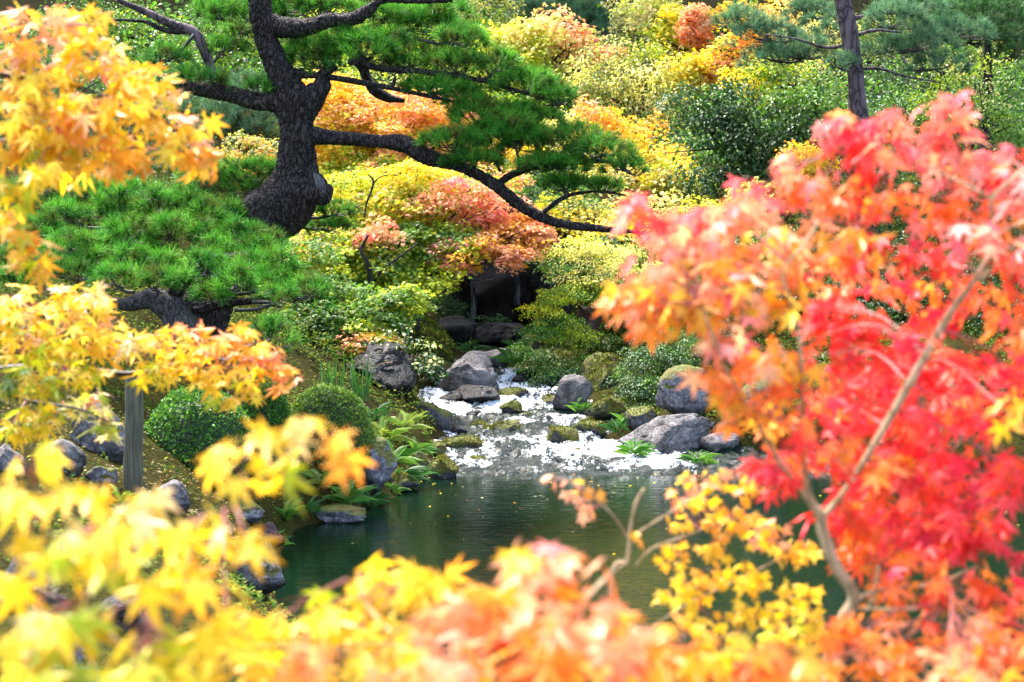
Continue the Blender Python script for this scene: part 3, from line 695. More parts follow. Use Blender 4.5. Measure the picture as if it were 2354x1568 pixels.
# the low spreading pine in front of its foot
b2 = W(395, 745, 15.6); pine2 = thing('pine_tree', 'low spreading pine with bright green mounds of needles below the old black trunk', 'pine tree', (b2[0], b2[1], min(b2[2], ground(b2[0], b2[1]))))
for i, L in enumerate([[(440, 800, 90), (405, 722, 74), (360, 690, 60), (330, 690, 44), (290, 700, 30), (250, 690, 20)],
                       [(380, 700, 46), (430, 640, 34), (500, 600, 26), (580, 590, 18), (680, 610, 10)], [(405, 715, 40), (500, 700, 28), (600, 690, 18), (680, 690, 8)]]):
    limb_obj('trunk' if i == 0 else 'branch', L, 20 if i == 0 else 10, 8, .18, 50 + i, 15.6, M_GREYW if i == 0 else M_PBARK, pine2)
Z4 = [(400, 150, 200, 80), (400, 250, 190, 60), (700, 180, 180, 90), (950, 180, 160, 80), (1150, 160, 150, 80), (1250, 250, 140, 70), (430, 420, 170, 60), (800, 340, 190, 80), (1050, 330, 160, 80), (1250, 370, 130, 70),
      (1500, 360, 170, 80), (1650, 400, 110, 70), (800, 530, 170, 70), (1000, 560, 140, 60), (1250, 560, 170, 90), (1300, 450, 100, 50), (1550, 560, 150, 70), (1700, 540, 120, 70), (950, 650, 160, 70), (1120, 650, 110, 50),
      (1450, 650, 160, 70), (1650, 650, 160, 70), (1720, 750, 150, 60), (1900, 700, 130, 80), (480, 600, 120, 60), (700, 640, 150, 60), (300, 560, 150, 80), (100, 500, 160, 80), (1650, 965, 170, 95), (60, 300, 150, 70), (250, 330, 160, 60),
      (600, 430, 150, 60), (600, 100, 160, 70), (850, 90, 150, 60), (1400, 480, 120, 60), (550, 520, 140, 60), (1800, 620, 120, 70), (250, 60, 160, 60), (1560, 460, 140, 60), (120, 620, 160, 80), (1300, 740, 150, 50), (100, 150, 150, 80)]
Z4 += [(int(rng.uniform(150, 1500)), int(rng.uniform(80, 600)), int(rng.uniform(120, 170)), 60) for _ in range(16)]
Z4 = [z for z in Z4 if not (z[0] < 900 and z[1] > 640 and z[0] > 650)]
for k, (zx, zy, rx, ry) in enumerate(Z4):
    px, py = zx * .375, 392 + zy * .375; y = 16.7 - (py - 400) / 300 * 1.9 + (.5 if k >= 42 else 0) + rng.uniform(-.15, .15)
    pine_pad(pine2, px, py + 4, rx * .33, ry * .44, y, limb=(px * .6 + 380 * .4, py + 40, y))

# ------------------------------------------------------------------ maples and shrubs of the middle distance
tree('maple_tree', 'maple turning salmon and yellow just right of the black pine trunk', 'maple tree',
     [(900, 265, 25, 150, 60, PEACH + GOLD + LIME[:1] + PINK[2:]), (990, 235, 25, 90, 45, PEACH + PINK[2:] + GOLD[:1] + LIME[:1]), (790, 250, 25, 90, 70, PEACH + YEL), (830, 340, 25, 120, 60, GOLD + LIME), (760, 320, 25, 70, 50, YEL + LIME), (940, 320, 25, 110, 40, LIME + GOLD + PEACH),
      (760, 200, 25, 60, 40, GOLD), (880, 400, 24.6, 140, 50, YEL[:1] + LIME + GREEN[:1] + PEACH[:1]), (1050, 290, 25.2, 80, 50, PEACH + LIME), (760, 420, 24.6, 60, 50, YEL[:1] + LIME + LIME), (1140, 340, 25.2, 80, 50, LIME + GOLD)],
     STAR, .040, (860, 330, 25.2, .06), dens=1.2, sub_r=.20)
mm = tree('maple_tree', 'green and yellow maple with coral pink tips overhanging the stream', 'maple tree',
     [(1060, 445, 23.0, 100, 40, PINK + PEACH + LIME), (1140, 480, 23.0, 70, 45, PEACH + PINK), (1010, 480, 23, 90, 50, LIME + PEACH), (930, 470, 23.2, 110, 60, LIME + YEL[:1] + PINK[2:]), (850, 490, 23.2, 90, 60, LIME + YEL + GREEN[:1]), (830, 430, 23.4, 80, 50, LIME + YEL[:1]), (1100, 410, 23.4, 90, 40, PEACH + LIME), (1215, 520, 22.9, 40, 40, PEACH + GOLD), (1170, 545, 22.8, 80, 35, PEACH + GOLD),
      (1080, 575, 22.6, 95, 36, PINK + GOLD + LIME), (1165, 585, 22.6, 45, 28, GOLD + PEACH), (1010, 560, 22.8, 110, 50, LIME + GREEN), (900, 570, 22.8, 110, 60, LIME + GREEN), (985, 635, 22.4, 70, 32, LIME), (900, 650, 22.4, 100, 60, LIME + GREEN),
      (870, 535, 22.5, 55, 30, PINK + PEACH), (800, 620, 22.5, 90, 70, GREEN + LIME), (770, 560, 22.6, 60, 45, GREEN + LIME), (730, 545, 22.6, 40, 30, PEACH + LIME), (960, 400, 23.2, 80, 40, YEL + LIME), (1240, 535, 22.8, 25, 28, PEACH)],
     STAR, .036, (890, 620, 23, .06), dens=1.3, sub_r=.19)
limbs(mm, M_BARK, [[(845, 690, 14), (850, 640, 13), (842, 600, 11), (830, 575, 8), (846, 540, 6)], [(845, 660, 9), (880, 620, 8), (905, 600, 6), (960, 560, 4)], [(838, 500, 5), (842, 470, 5), (858, 420, 5), (845, 400, 3)], [(858, 422, 4), (872, 408, 3), (892, 402, 2)], [(960, 760, 12), (960, 690, 9), (955, 640, 5)]], 22.2, 'limb')
tree('maple_tree', 'green leaved maple hanging over the left bank above the dark boulders', 'maple tree',
     [(760, 690, 20.8, 100, 60, GREEN + GREEN + LIME[2:]), (850, 720, 20.8, 90, 50, GREEN + GREEN + LIME), (720, 760, 20.6, 70, 60, GREEN + DGREEN), (780, 790, 20.6, 90, 45, GREEN + DGREEN + OLIVE), (730, 850, 20.4, 50, 40, GREEN + DGREEN), (860, 780, 20.5, 50, 28, LIME + GOLD), (830, 770, 20.5, 70, 25, LIME + PEACH[:1]), (920, 690, 21, 50, 40, LIME + GREEN), (680, 640, 21, 60, 50, GREEN + LIME[2:]), (690, 720, 20.8, 60, 40, GREEN + GOLD[:1]), (700, 580, 21.2, 70, 40, LIME[2:] + GREEN + GOLD[:1])],
     STAR, .036, (760, 760, 20.9, .045), dens=1.3, sub_r=.18)
tree('maple_tree', 'dull olive and rust maple seen left of the pine trunk', 'maple tree', [(575, 345, 24, 90, 45, OLIVE + GOLD[:1]), (520, 370, 24, 60, 35, OLIVE + GOLD), (610, 380, 24, 50, 40, GOLD + LIME)], STAR, .04, (580, 360, 24, .05))
tree('shrub', 'pale yellow topped maple shrub in flat tiers right of the grotto', 'shrub',
     [(1330, 560, 23.2, 80, 22, PYEL + LIME), (1400, 580, 23.2, 80, 20, PYEL), (1310, 610, 23, 60, 24, GREEN + PYEL[:1]), (1380, 630, 23, 90, 30, PYEL + LIME + GREEN), (1450, 620, 23, 70, 30, GREEN + PYEL), (1310, 670, 22.8, 60, 26, LIME + GREEN), (1430, 680, 22.8, 60, 30, GREEN + LIME), (1340, 590, 23.6, 110, 50, GREEN + DGREEN), (1480, 560, 23.6, 60, 30, PYEL + GREEN)],
     OVAL, .035, (1360, 640, 23.3, .03), dens=1.1, sub_r=.16, flat=.25)
tree('shrub', 'small yellow green azalea leaning over the rocks below the grotto', 'shrub', [(1245, 712, 22.6, 46, 14, LIME + YEL[:1]), (1290, 735, 22.6, 50, 24, LIME + GREEN), (1280, 680, 22.8, 34, 18, LIME), (1300, 770, 22.6, 60, 24, GREEN + LIME), (1240, 760, 22.5, 40, 18, GREEN)], OVAL, .03, (1275, 780, 22.7, .02), dens=1.1, sub_r=.12, flat=.25)
tree('shrub', 'glossy green shrub behind the reddish standing stone', 'shrub', [(1400, 740, 23.6, 60, 60, GREEN + PALE[:1]), (1390, 800, 23, 40, 40, PALE[:1] + GREEN), (1450, 760, 23.4, 50, 60, GREEN + DGREEN)], OVAL, .04, (1410, 790, 23.5, .03), M_WAXY, sub_r=.14)
tree('shrub', 'dark green bushy shrub beside the mossy boulder on the right bank', 'shrub', [(1500, 850, 20.9, 80, 60, DGREEN + GREEN[:1]), (1540, 800, 21.1, 80, 50, DGREEN + GREEN), (1470, 900, 20.6, 60, 45, DGREEN + GREEN), (1490, 950, 20.3, 55, 35, DGREEN + GREEN), (1620, 790, 21.4, 80, 50, DGREEN)], OVAL, .034, (1510, 900, 21, .03), M_WAXY, sub_r=.13, dens=1.2)
tree('shrub', 'thin stemmed shrub with pale variegated leaves by the blackish boulder', 'shrub', [(930, 770, 20.2, 60, 26, PALE[1:2] + DGREEN), (960, 810, 20.2, 60, 30, PALE[1:2] + DGREEN + GREEN), (900, 830, 20.2, 50, 22, PALE[1:2] + GREEN + DGREEN), (985, 835, 20.2, 40, 32, PALE[:2] + DGREEN + DGREEN), (870, 800, 20.3, 36, 22, GREEN + DGREEN)], OVALW, .045, (915, 850, 20.1, .018), M_WAXY, bark=M_CREAM, sub_r=.15, per=22, dens=.45)
tree('shrub', 'leafy green shrub between the upper cascade and the standing stone', 'shrub', [(1240, 830, 22.3, 50, 28, GREEN + PALE[:1]), (1270, 870, 22.1, 60, 28, GREEN + DGREEN), (1330, 840, 22.6, 60, 32, GREEN + OLIVE), (1190, 810, 22.9, 40, 20, GREEN), (1370, 880, 22.2, 40, 28, GREEN + PALE)], OVAL, .036, (1270, 850, 22.4, .02), M_WAXY, sub_r=.12)
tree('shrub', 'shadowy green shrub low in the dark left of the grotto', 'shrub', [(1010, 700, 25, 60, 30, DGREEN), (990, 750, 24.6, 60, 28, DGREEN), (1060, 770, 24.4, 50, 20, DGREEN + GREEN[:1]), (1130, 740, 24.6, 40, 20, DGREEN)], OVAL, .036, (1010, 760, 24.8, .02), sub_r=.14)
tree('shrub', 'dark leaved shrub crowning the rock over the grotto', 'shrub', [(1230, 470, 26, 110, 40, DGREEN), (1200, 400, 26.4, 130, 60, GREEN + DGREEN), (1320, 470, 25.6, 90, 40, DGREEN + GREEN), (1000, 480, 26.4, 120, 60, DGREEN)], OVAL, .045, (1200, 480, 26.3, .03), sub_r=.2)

# far trees on the hillside: (label, cat, blobs, leaf, size, trunk, kw)
FAR = [
 ('golden maple between the pine branch tip and the dark broadleaf tree', [(1390, 295, 28, 90, 45, GOLD + YEL), (1490, 330, 28, 100, 55, YEL + GOLD), (1450, 400, 27.6, 110, 55, YEL + PYEL), (1350, 260, 28, 60, 40, GOLD + PEACH[:1]), (1540, 390, 27.4, 70, 50, YEL + LIME)], STAR, .052, (1460, 360, 28.3, .07)),
 ('pale cream yellow maple under the golden maple', [(1440, 470, 25.6, 110, 34, PYEL + PALE), (1540, 470, 25.6, 80, 40, PYEL), (1350, 500, 25.4, 90, 34, PYEL + YEL), (1400, 530, 25, 90, 28, PYEL + YEL), (1290, 480, 25.4, 60, 30, YEL + LIME)], STAR, .045, (1430, 500, 25.8, .05)),
 ('olive yellow broadleaf tree behind the tip of the pine branch', [(1440, 190, 31, 90, 60, OLIVE + PYEL), (1500, 240, 31, 90, 50, OLIVE + PYEL), (1400, 130, 31.5, 80, 50, PYEL + OLIVE), (1340, 190, 31, 80, 50, PYEL + OLIVE + GREEN[:1]), (1490, 150, 31.5, 60, 60, OLIVE + LIME)], OVAL, .07, (1450, 220, 31.4, .09)),
 ('maple with soft pink orange crown high behind the pine branches', [(1310, 90, 33, 60, 35, PEACH + PYEL), (1370, 125, 33, 50, 26, PINK + PEACH), (1240, 60, 33, 80, 45, PEACH + PYEL), (1250, 130, 33, 80, 50, PYEL + LIME), (1190, 90, 33, 70, 50, LIME + PYEL)], STAR, .065, (1290, 120, 33.4, .08)),
 ('tall lime yellow tree with tufts of orange at its peaks', [(1560, 60, 35, 70, 70, LIME + YEL), (1620, 150, 34, 90, 60, YEL + LIME), (1600, 60, 34.5, 35, 55, PEACH + ORANGE[:1]), (1640, 150, 33.8, 50, 32, PEACH + GOLD), (1700, 20, 34.6, 60, 40, GOLD + LIME), (1540, 180, 34, 80, 60, YEL + PYEL), (1500, 30, 35.5, 70, 50, LIME + PALE), (1720, 100, 34, 50, 40, GOLD + PEACH)], STAR, .07, (1600, 140, 34.8, .1)),
 ('pale grey green tree under the open speck of sky', [(1460, 40, 38, 80, 50, PALE + OLIVE), (1500, 90, 38, 70, 50, PALE + GREEN), (1420, 90, 38, 50, 40, OLIVE + PALE)], OVAL, .08, (1460, 90, 38.3, .1)),
 ('deep green broadleaf tree with drooping glossy leaves', [(1700, 250, 26, 110, 70, DGREEN + GREEN[:1]), (1640, 320, 26, 90, 70, DGREEN + GREEN[:1]), (1760, 330, 25.8, 110, 80, DGREEN), (1850, 250, 26.2, 90, 70, DGREEN + GREEN), (1640, 400, 25.6, 80, 50, DGREEN), (1800, 400, 25.6, 120, 60, DGREEN), (1590, 230, 26.4, 60, 40, GREEN + DGREEN), (1900, 320, 26, 80, 70, DGREEN)], OVAL, .075, (1720, 330, 26.4, .08)),
 ('yellow flecked green tree above the deep green broadleaf', [(1830, 170, 29, 90, 50, GREEN + LIME), (1760, 160, 29, 60, 50, LIME + GREEN), (1900, 200, 29, 70, 50, GREEN + OLIVE), (1730, 190, 29, 50, 40, LIME + YEL), (1840, 80, 31, 70, 40, PYEL + OLIVE), (1800, 30, 31.5, 60, 30, GOLD + PYEL)], OVAL, .06, (1830, 170, 29.4, .07)),
 ('small gold maple peeping over the red leaves', [(1850, 345, 24.4, 50, 28, YEL + GOLD), (1880, 380, 24.2, 40, 30, YEL), (1730, 440, 24.2, 80, 30, YEL + PYEL), (1660, 470, 24.2, 60, 26, PYEL + LIME)], STAR, .045, (1800, 440, 24.6, .04)),
 ('light green layered bush tree at the right edge of the picture', [(2230, 150, 25, 90, 35, LIME[2:] + GREEN + PALE[:1]), (2160, 200, 25, 60, 40, GREEN + LIME[2:]), (2290, 210, 25, 90, 45, GREEN + PALE[:1]), (2230, 260, 24.8, 110, 45, GREEN + LIME[2:]), (2320, 290, 24.8, 60, 50, GREEN), (2110, 270, 25, 70, 50, GREEN + DGREEN), (2040, 230, 25.2, 70, 60, DGREEN + GREEN)], OVAL, .05, (2230, 230, 25.4, .06)),
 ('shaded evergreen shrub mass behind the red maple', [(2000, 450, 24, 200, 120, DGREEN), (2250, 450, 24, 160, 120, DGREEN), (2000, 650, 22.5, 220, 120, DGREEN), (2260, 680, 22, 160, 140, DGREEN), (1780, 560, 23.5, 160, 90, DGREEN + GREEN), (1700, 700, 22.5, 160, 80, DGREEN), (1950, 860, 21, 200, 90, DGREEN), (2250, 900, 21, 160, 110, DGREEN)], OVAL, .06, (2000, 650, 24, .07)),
 ('yellow green tree showing through the pine branches at upper left', [(480, 120, 31, 110, 60, LIME + GREEN), (620, 90, 31, 80, 60, GREEN + LIME), (330, 60, 31, 120, 60, GREEN + LIME[:1]), (560, 30, 31, 140, 50, GREEN), (760, 180, 30, 100, 60, LIME + GREEN), (880, 190, 30, 100, 50, LIME + PYEL), (200, 30, 31, 140, 60, GREEN), (780, 60, 32, 140, 60, GREEN + LIME)], OVAL, .06, (480, 160, 31.5, .1)),
 ('green tree behind the uppermost pine branches', [(950, 80, 34, 160, 80, GREEN + LIME), (1100, 60, 34, 120, 80, GREEN + OLIVE), (1120, 180, 33, 120, 80, GREEN + LIME), (1180, 250, 31, 100, 80, LIME + GREEN), (1290, 300, 30, 80, 60, LIME + PYEL)], OVAL, .07, (1000, 150, 34.4, .1)),
 ('green tree between the leaning purplish trunk and the corner pine', [(2080, 150, 30, 90, 50, GREEN + DGREEN), (2200, 120, 30, 100, 60, GREEN + OLIVE), (2330, 180, 29, 90, 60, DGREEN + GREEN), (2020, 60, 32, 90, 60, GREEN + OLIVE), (1900, 90, 32, 80, 60, GREEN + PYEL), (2150, 20, 32, 120, 50, GREEN), (2320, 30, 31, 80, 50, DGREEN)], OVAL, .06, (2150, 150, 30.4, .09)),
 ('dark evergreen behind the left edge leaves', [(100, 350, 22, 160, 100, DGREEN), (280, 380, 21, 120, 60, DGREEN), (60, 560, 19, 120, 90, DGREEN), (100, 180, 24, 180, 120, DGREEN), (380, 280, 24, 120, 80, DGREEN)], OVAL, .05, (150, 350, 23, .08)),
]
for (lab, blobs, leaf, size, tr) in FAR:
    far = tr[2] > 27
    tree('shrub' if 'shrub' in lab else 'broadleaf_tree' if 'maple' not in lab else 'maple_tree', lab, 'shrub' if 'shrub' in lab else 'tree', blobs, leaf, size, tr, M_WAXY if 'glossy' in lab or 'light green' in lab else M_LEAF, sub_r=.26 if far else .24, dens=1.25, per=52, flat=.85, shell=.25, lo=-20, hi=70)
def conifer(label, pads, tr, c0, c1, L=.14, bark=M_PBARK, name='pine_tree'):
    px, py, y, r = tr; top = W(px, py, y); g = float(ground(top[0], top[1])); t = thing(name, label, 'pine tree', (top[0], top[1], g - .1))
    tube_obj('trunk', [base(t), (base(t) + top) / 2, top], [r * 1.2, r, r * .5], bark, t, 8, 5, .1)
    for (a, b, rx, ry, yy) in pads: pine_pad(t, a, b, rx, ry, yy, c0, c1, dens=.28, L=L, limb=(px * .5 + a * .5, b + ry, yy))
    return t
BG0 = np.array([(.035, .085, .05), (.045, .10, .06)]); BG1 = np.array([(.11, .25, .10), (.15, .29, .12)])
DG0 = np.array([(.02, .06, .02), (.025, .07, .025)]); DG1 = np.array([(.06, .18, .04), (.09, .24, .05)])
conifer('soft blue green pine glimpsed between the trunk and the orange leaves', [(540, 250, 90, 60, 27), (500, 300, 80, 50, 27), (590, 290, 80, 60, 27), (560, 200, 90, 50, 27.4), (450, 240, 80, 60, 27.3)], (545, 300, 27.4, .08), BG0, BG1)
conifer('hazy dark conifer at the top centre near the speck of sky', [(1340, 15, 50, 30, 40), (1330, 50, 80, 34, 40), (1290, 20, 60, 34, 40), (1380, 50, 40, 30, 40), (1230, 20, 60, 40, 39)], (1335, 60, 40.3, .1), BG0, BG1, .2)
conifer('dark green pine in the top right corner', [(2260, 20, 110, 36, 28), (2320, 60, 100, 34, 28), (2230, 80, 90, 28, 28), (2340, 110, 60, 30, 28), (2180, 40, 90, 34, 28.4)], (2270, 90, 28.5, .1), DG0, DG1)
# the tall red pine with the bare leaning trunk
tp = W(1975, 330, 24); red = thing('pine_tree', 'slender red pine with bare purplish leaning trunk and soft blue green needles', 'pine tree', (tp[0], 24, ground(tp[0], 24) - .1))
limb_obj('trunk', [(1990, 640, 56), (1976, 330, 48), (1970, 240, 38), (1966, 180, 34), (1956, 110, 36), (1946, 50, 38), (1932, -20, 38)], 20, 10, .14, 80, 24, M_PURPLE, red)
for L in [[(1960, 42, 14), (1975, 40, 10), (1984, 36, 5)], [(1965, 160, 9), (2020, 158, 7), (2080, 175, 5), (2160, 190, 3)], [(1958, 100, 10), (1900, 110, 8), (1830, 90, 5), (1760, 80, 3)], [(1955, 85, 9), (2010, 70, 7), (2070, 75, 5)]]:
    limb_obj('branch', L, 7, 6, .1, 81, 24, M_PURPLE, red)
for (a, b, rx, ry, yy) in [(1700, 40, 70, 34, 24.5), (1760, 70, 90, 40, 24.4), (1840, 110, 90, 36, 24.3), (1770, 120, 70, 30, 24.6), (1890, 60, 60, 34, 24.6), (2060, 40, 80, 40, 24.4), (2120, 90, 90, 40, 24.4), (2040, 100, 60, 30, 24.6), (2160, 140, 70, 28, 24.5), (1930, 140, 40, 24, 23.8), (2200, 60, 80, 30, 24.7), (1860, 20, 60, 26, 24.8), (2100, 10, 90, 26, 24.8)]:
    pine_pad(red, a, b, rx, ry, yy, BG0 * 1.1, BG1 * 1.2, dens=.33, L=.13, limb=(a * .6 + 1955 * .4, b + 20, yy))

# the far wooded hillside, one mass
cl = Cloud(); n = 330000
Y = 39 + 24 * rng.uniform(0, 1, n) ** .8; X = rng.uniform(-.31, .31, n) * Y
lump = fbm(np.stack([X * .35, Y * .35, 0 * X], -1), 91, 3)
top = 12 + lump * 8
Zt = ground(X, Y) + np.maximum(top, .4) * rng.uniform(.05, 1, n) ** .6 + .1
keep = Zt < 24
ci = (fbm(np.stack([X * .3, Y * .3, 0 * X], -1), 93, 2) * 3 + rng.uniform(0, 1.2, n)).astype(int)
colz = pal(GREEN + DGREEN + OLIVE, n); colz2 = pal(LIME[2:] + OLIVE + PYEL[:1], n); colz = np.where(((ci > 0) & (Zt < 2.6 + Y * .085))[:, None], colz2, colz); colz = np.where((Zt > 2.6 + Y * .10)[:, None], colz * .45, colz)  # unseen leaves above the view are darkened to dim the pond's reflection
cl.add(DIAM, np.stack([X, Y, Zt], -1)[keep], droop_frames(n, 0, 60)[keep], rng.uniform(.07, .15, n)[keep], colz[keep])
n2 = 60000; Y = rng.uniform(28.5, 40, n2); X = rng.uniform(-.34, .34, n2) * Y; lp = fbm(np.stack([X * .6, Y * .6, 0 * X], -1), 95, 3)
Zt = ground(X, Y) + (.35 + 1.3 * np.maximum(lp + .35, 0)) * rng.uniform(0, 1, n2)
cl.add(DIAM, np.stack([X, Y, Zt], -1), droop_frames(n2, 0, 60), rng.uniform(.05, .10, n2), pal(DGREEN + GREEN, n2))
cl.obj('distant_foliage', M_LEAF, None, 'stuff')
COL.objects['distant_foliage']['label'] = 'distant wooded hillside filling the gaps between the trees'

# ------------------------------------------------------------------ clipped azaleas, ferns, ground plants
def dome(label, px, pb, w, h, y, cols, group=None, leafs=.021):
    s = 1 / PX(y); c = W(px, pb, y); rx = w * s / 2; ry = rx * .85; gz = float(ground(c[0], y + ry * .4)); rz = W(px, pb - h, y + ry * .4)[2] - gz
    t = thing('clipped_shrub', label, 'shrub', (c[0], y + ry * .4, gz), group); o = base(t)
    V = ICO4[0].copy(); V = V * [rx * .93, ry * .93, rz * .93]; V[:, 2] = np.maximum(V[:, 2], -.1); V = V + unit(V) * (fbm(V * 5, 7, 3) * .03)[:, None]
    obj('dark_inner_dome', mesh_np('dark_inner_dome', V, ICO4[1], smooth=True), M_GCORE, t)  # solid dark dome filling the shrub behind its leaves
    n = int(2 * math.pi * rx * max(rz, ry) / leafs ** 2 * 3.6); u = unit(rng.normal(0, 1, (n, 3))); u[:, 2] = np.abs(u[:, 2]) * 1.1 - .1; u = unit(u); u = u / (np.abs(u[:, :1]) ** 2.25 + np.abs(u[:, 1:2]) ** 2.25 + np.abs(u[:, 2:]) ** 2.25) ** (1 / 2.25)
    r = 1 + fbm(u * [rx, ry, rz] * 4 + c[0], 8, 4) * .13 - rng.exponential(.03, n) + (rng.uniform(0, 1, n) > .985) * .05
    pos = o + u * [rx, ry, rz] * r[:, None]; cl = Cloud()
    td = u + rng.normal(0, .7, (n, 3)); cl.add(OVALW, pos, frames(td, u + rng.normal(0, .5, (n, 3))), leafs * rng.uniform(.8, 1.4, n), pal(cols, n, jit=.2))
    cl.obj('clipped_foliage', M_LEAF, t); return t
AZ = [(.06, .17, .02), (.09, .24, .02), (.12, .28, .03), (.04, .11, .02)]
AZ2 = [(.14, .24, .03), (.20, .30, .04), (.08, .17, .03)]
dome('large round clipped azalea right of the wooden post', 452, 1062, 275, 165, 14.2, AZ, 'clipped azalea mounds')
dome('clipped green azalea half hidden behind the large round one', 605, 1000, 150, 110, 15.6, AZ, 'clipped azalea mounds')
dome('low clipped azalea with yellowish top above the steep grey slab', 752, 968, 200, 82, 16.6, AZ2, 'clipped azalea mounds')

def frond(n=22, seed=0):
    r = np.random.default_rng(seed); V = []; F = []; tip = []
    for i in range(n):
        t = .12 + .88 * i / (n - 1); y = t * .92; z = .55 * t - .75 * t * t; w = .20 * math.sin(math.pi * min(1, .18 + .8 * t)) ** .8
        for s in (-1, 1):
            k = len(V); V += [(0, y - .009, z), (0, y + .009, z), (s * w * .62, y + .05, z - .05)]; F.append((k, k + 1, k + 2) if s < 0 else (k + 1, k, k + 2)); tip += [0, 0, 1]
    k = len(V); V += [(-.006, 0, 0), (.006, 0, 0), (0, .5, .09), (0, .95, -.15)]; F += [(k, k + 1, k + 2), (k, k + 2, k + 3)]; tip += [0, 0, 0, 0]
    return np.array(V), np.array(F), np.array(tip, float)
FROND = frond()
def fern(label, px, pb, r_px, y, cols, nf=17, group=None):
    y = snap(px, pb, y, .8) if px < 1000 else y; c = W(px, pb, y); g = c[2]; t = thing('fern', label, 'fern', (c[0], y, g), group); R = r_px / PX(y)
    a = rng.uniform(0, 2 * math.pi, nf); el = rng.uniform(.1, 1.0, nf)
    td = np.stack([np.cos(a), np.sin(a), el], -1); cl = Cloud()
    col = pal(cols, nf, jit=.15)
    cl.add(FROND, np.tile(base(t), (nf, 1)) + rng.normal(0, .02, (nf, 3)), frames(td, np.tile([0, 0, 1.], (nf, 1)) + rng.normal(0, .15, (nf, 3))), R * rng.uniform(.8, 1.25, nf), col, np.clip(col * 1.2, 0, 1))
    cl.obj('fronds', M_LEAF, t, kind=None); return t
FG = [(.07, .20, .02), (.13, .27, .03), (.05, .15, .02)]; FY = [(.18, .28, .03), (.26, .32, .04), (.12, .22, .03)]; FD = [(.03, .11, .02), (.05, .15, .03)]
FERNS = [(880, 1010, 75, 18.6, FY, 'yellow green fern under the low clipped azalea'), (930, 985, 65, 19.2, FY, 'yellowish fern arching over the brown bank boulder'), (905, 1060, 80, 17.8, FG, 'bright green fern right of the steep grey slab'),
         (955, 1040, 60, 18.4, FG, 'small fern leaning towards the left of the stream'), (920, 1100, 75, 17.3, FD, 'dark green fern drooping to the pond below the slab'), (860, 960, 60, 19, FD, 'fern in front of the blackish boulder'),
         (800, 1150, 80, 16.3, FG, 'fern at the foot of the steep grey slab'), (740, 1110, 70, 16.2, FY, 'fern behind the hanging near yellow leaves'), (850, 1160, 60, 16.4, FD, 'lowest fern over the pond beside the mossy ledge'),
         (650, 1190, 70, 15, FG, 'fern between the pale low rock and the flat stone tongue'), (700, 1180, 55, 15.3, FD, 'small dark fern on the flat stone tongue'), (1455, 1040, 60, 18.8, FG, 'leafy fern on the left foot of the long grey boulder'),
         (1610, 1062, 52, 18.6, FG, 'bright fern on the right foot of the long grey boulder'), (1420, 990, 50, 19.6, FD, 'fern left of the long grey boulder'), (1560, 940, 50, 20.0, FD, 'fern before the tall speckled boulder'),
         (1330, 940, 34, 20.2, FG, 'tiny fern beside the pointed triangular rock'), (1180, 830, 50, 22.6, FG, 'fern on the slab above the big boulder'), (900, 1190 - 60, 40, 16.8, FG, 'little fern tucked on the mossy ledge'), (280, 1160, 60, 11.6, FY, 'yellow fern at the foot of the wooden post'), (620, 1250, 50, 13.6, FG, 'fern over the water behind the near speckled boulder'), (1085, 808, 46, 23.6, FD, 'shaded fern on the dark rock left of the grotto mouth'), (1185, 800, 44, 23.4, FD, 'shaded fern on the dark rock below the grotto'), (1130, 880, 30, 22.4, FG, 'small fern right of the top of the big boulder'), (1450, 980, 46, 19.9, FG, 'fern on the mossy brown rock above the long boulder'), (1640, 985, 50, 20.0, FD, 'fern between the tall speckled boulder and the grey boulder'), (1320, 900, 40, 21.6, FY, 'yellowish fern above the pointed triangular rock')]
for (px, py, r, y, cc, lab) in FERNS: fern(lab, px, py, r, y, cc, 20, 'ferns on the banks')
# iris leaves
def blades(label, px, pb, h_px, y, n, cols, name='iris_clump'):
    y = snap(px, pb, y); c = W(px, pb, y); t = thing(name, label, 'plant', (c[0], y, c[2])); cl = Cloud(); hh = h_px / PX(y)
    T = (np.array([(-.03, 0, 0), (.03, 0, 0), (-.025, .5, .0), (.025, .5, .0), (0, 1, -.08)]), np.array([(0, 1, 3), (0, 3, 2), (2, 3, 4)]), np.array([0, 0, .4, .4, 1.]))
    td = np.array([0, 0, 1.]) + rng.normal(0, .16, (n, 3)); cl.add(T, base(t) + rng.normal(0, .05, (n, 3)) * [1, 1, 0], frames(td, rng.normal(0, 1, (n, 3))), hh * rng.uniform(.6, 1.1, n), pal(cols, n)); cl.obj('blades', M_LEAF, t)
blades('upright iris leaves before the blackish boulder', 830, 920, 110, 19.4, 26, FD)
blades('few tall iris leaves left of the upright ones', 765, 900, 90, 19.2, 18, FD)
# ground cover and fallen leaves on the banks
M_MATTE = leaf_mat('matte_leaves', trans=.25, rough=.8, spec=.04)
cl = Cloud(); n = 260000; X = rng.uniform(-5.5, 6, n); Y = 8 + 20 * rng.uniform(0, 1, n) ** .75; Z = ground(X, Y); keep = (Z > wlev(Y) + .06)
bare = (X < -1.2) & (Y > 11) & (Y < 15.2); keep &= ~(bare & (rng.uniform(0, 1, n) > .12))
keep &= (fbm(np.stack([X * 2, Y * 2, Z], -1), 12, 3) > -.22) & ~((np.abs(X - .1) < 1.15) & (Y > 24.2))
colg = pal([(.05, .10, .012), (.09, .14, .015), (.03, .075, .012), (.17, .18, .02)], n)
cl.add(DIAM, np.stack([X, Y, Z + rng.uniform(0, 1, n) * (.05 + .40 * np.maximum(fbm(np.stack([X * 2.5, Y * 2.5, 0 * X], -1), 77, 3), 0) * (Y > 15.4))], -1)[keep], droop_frames(n, -50, 30)[keep], rng.uniform(.018, .04, n)[keep], colg[keep])
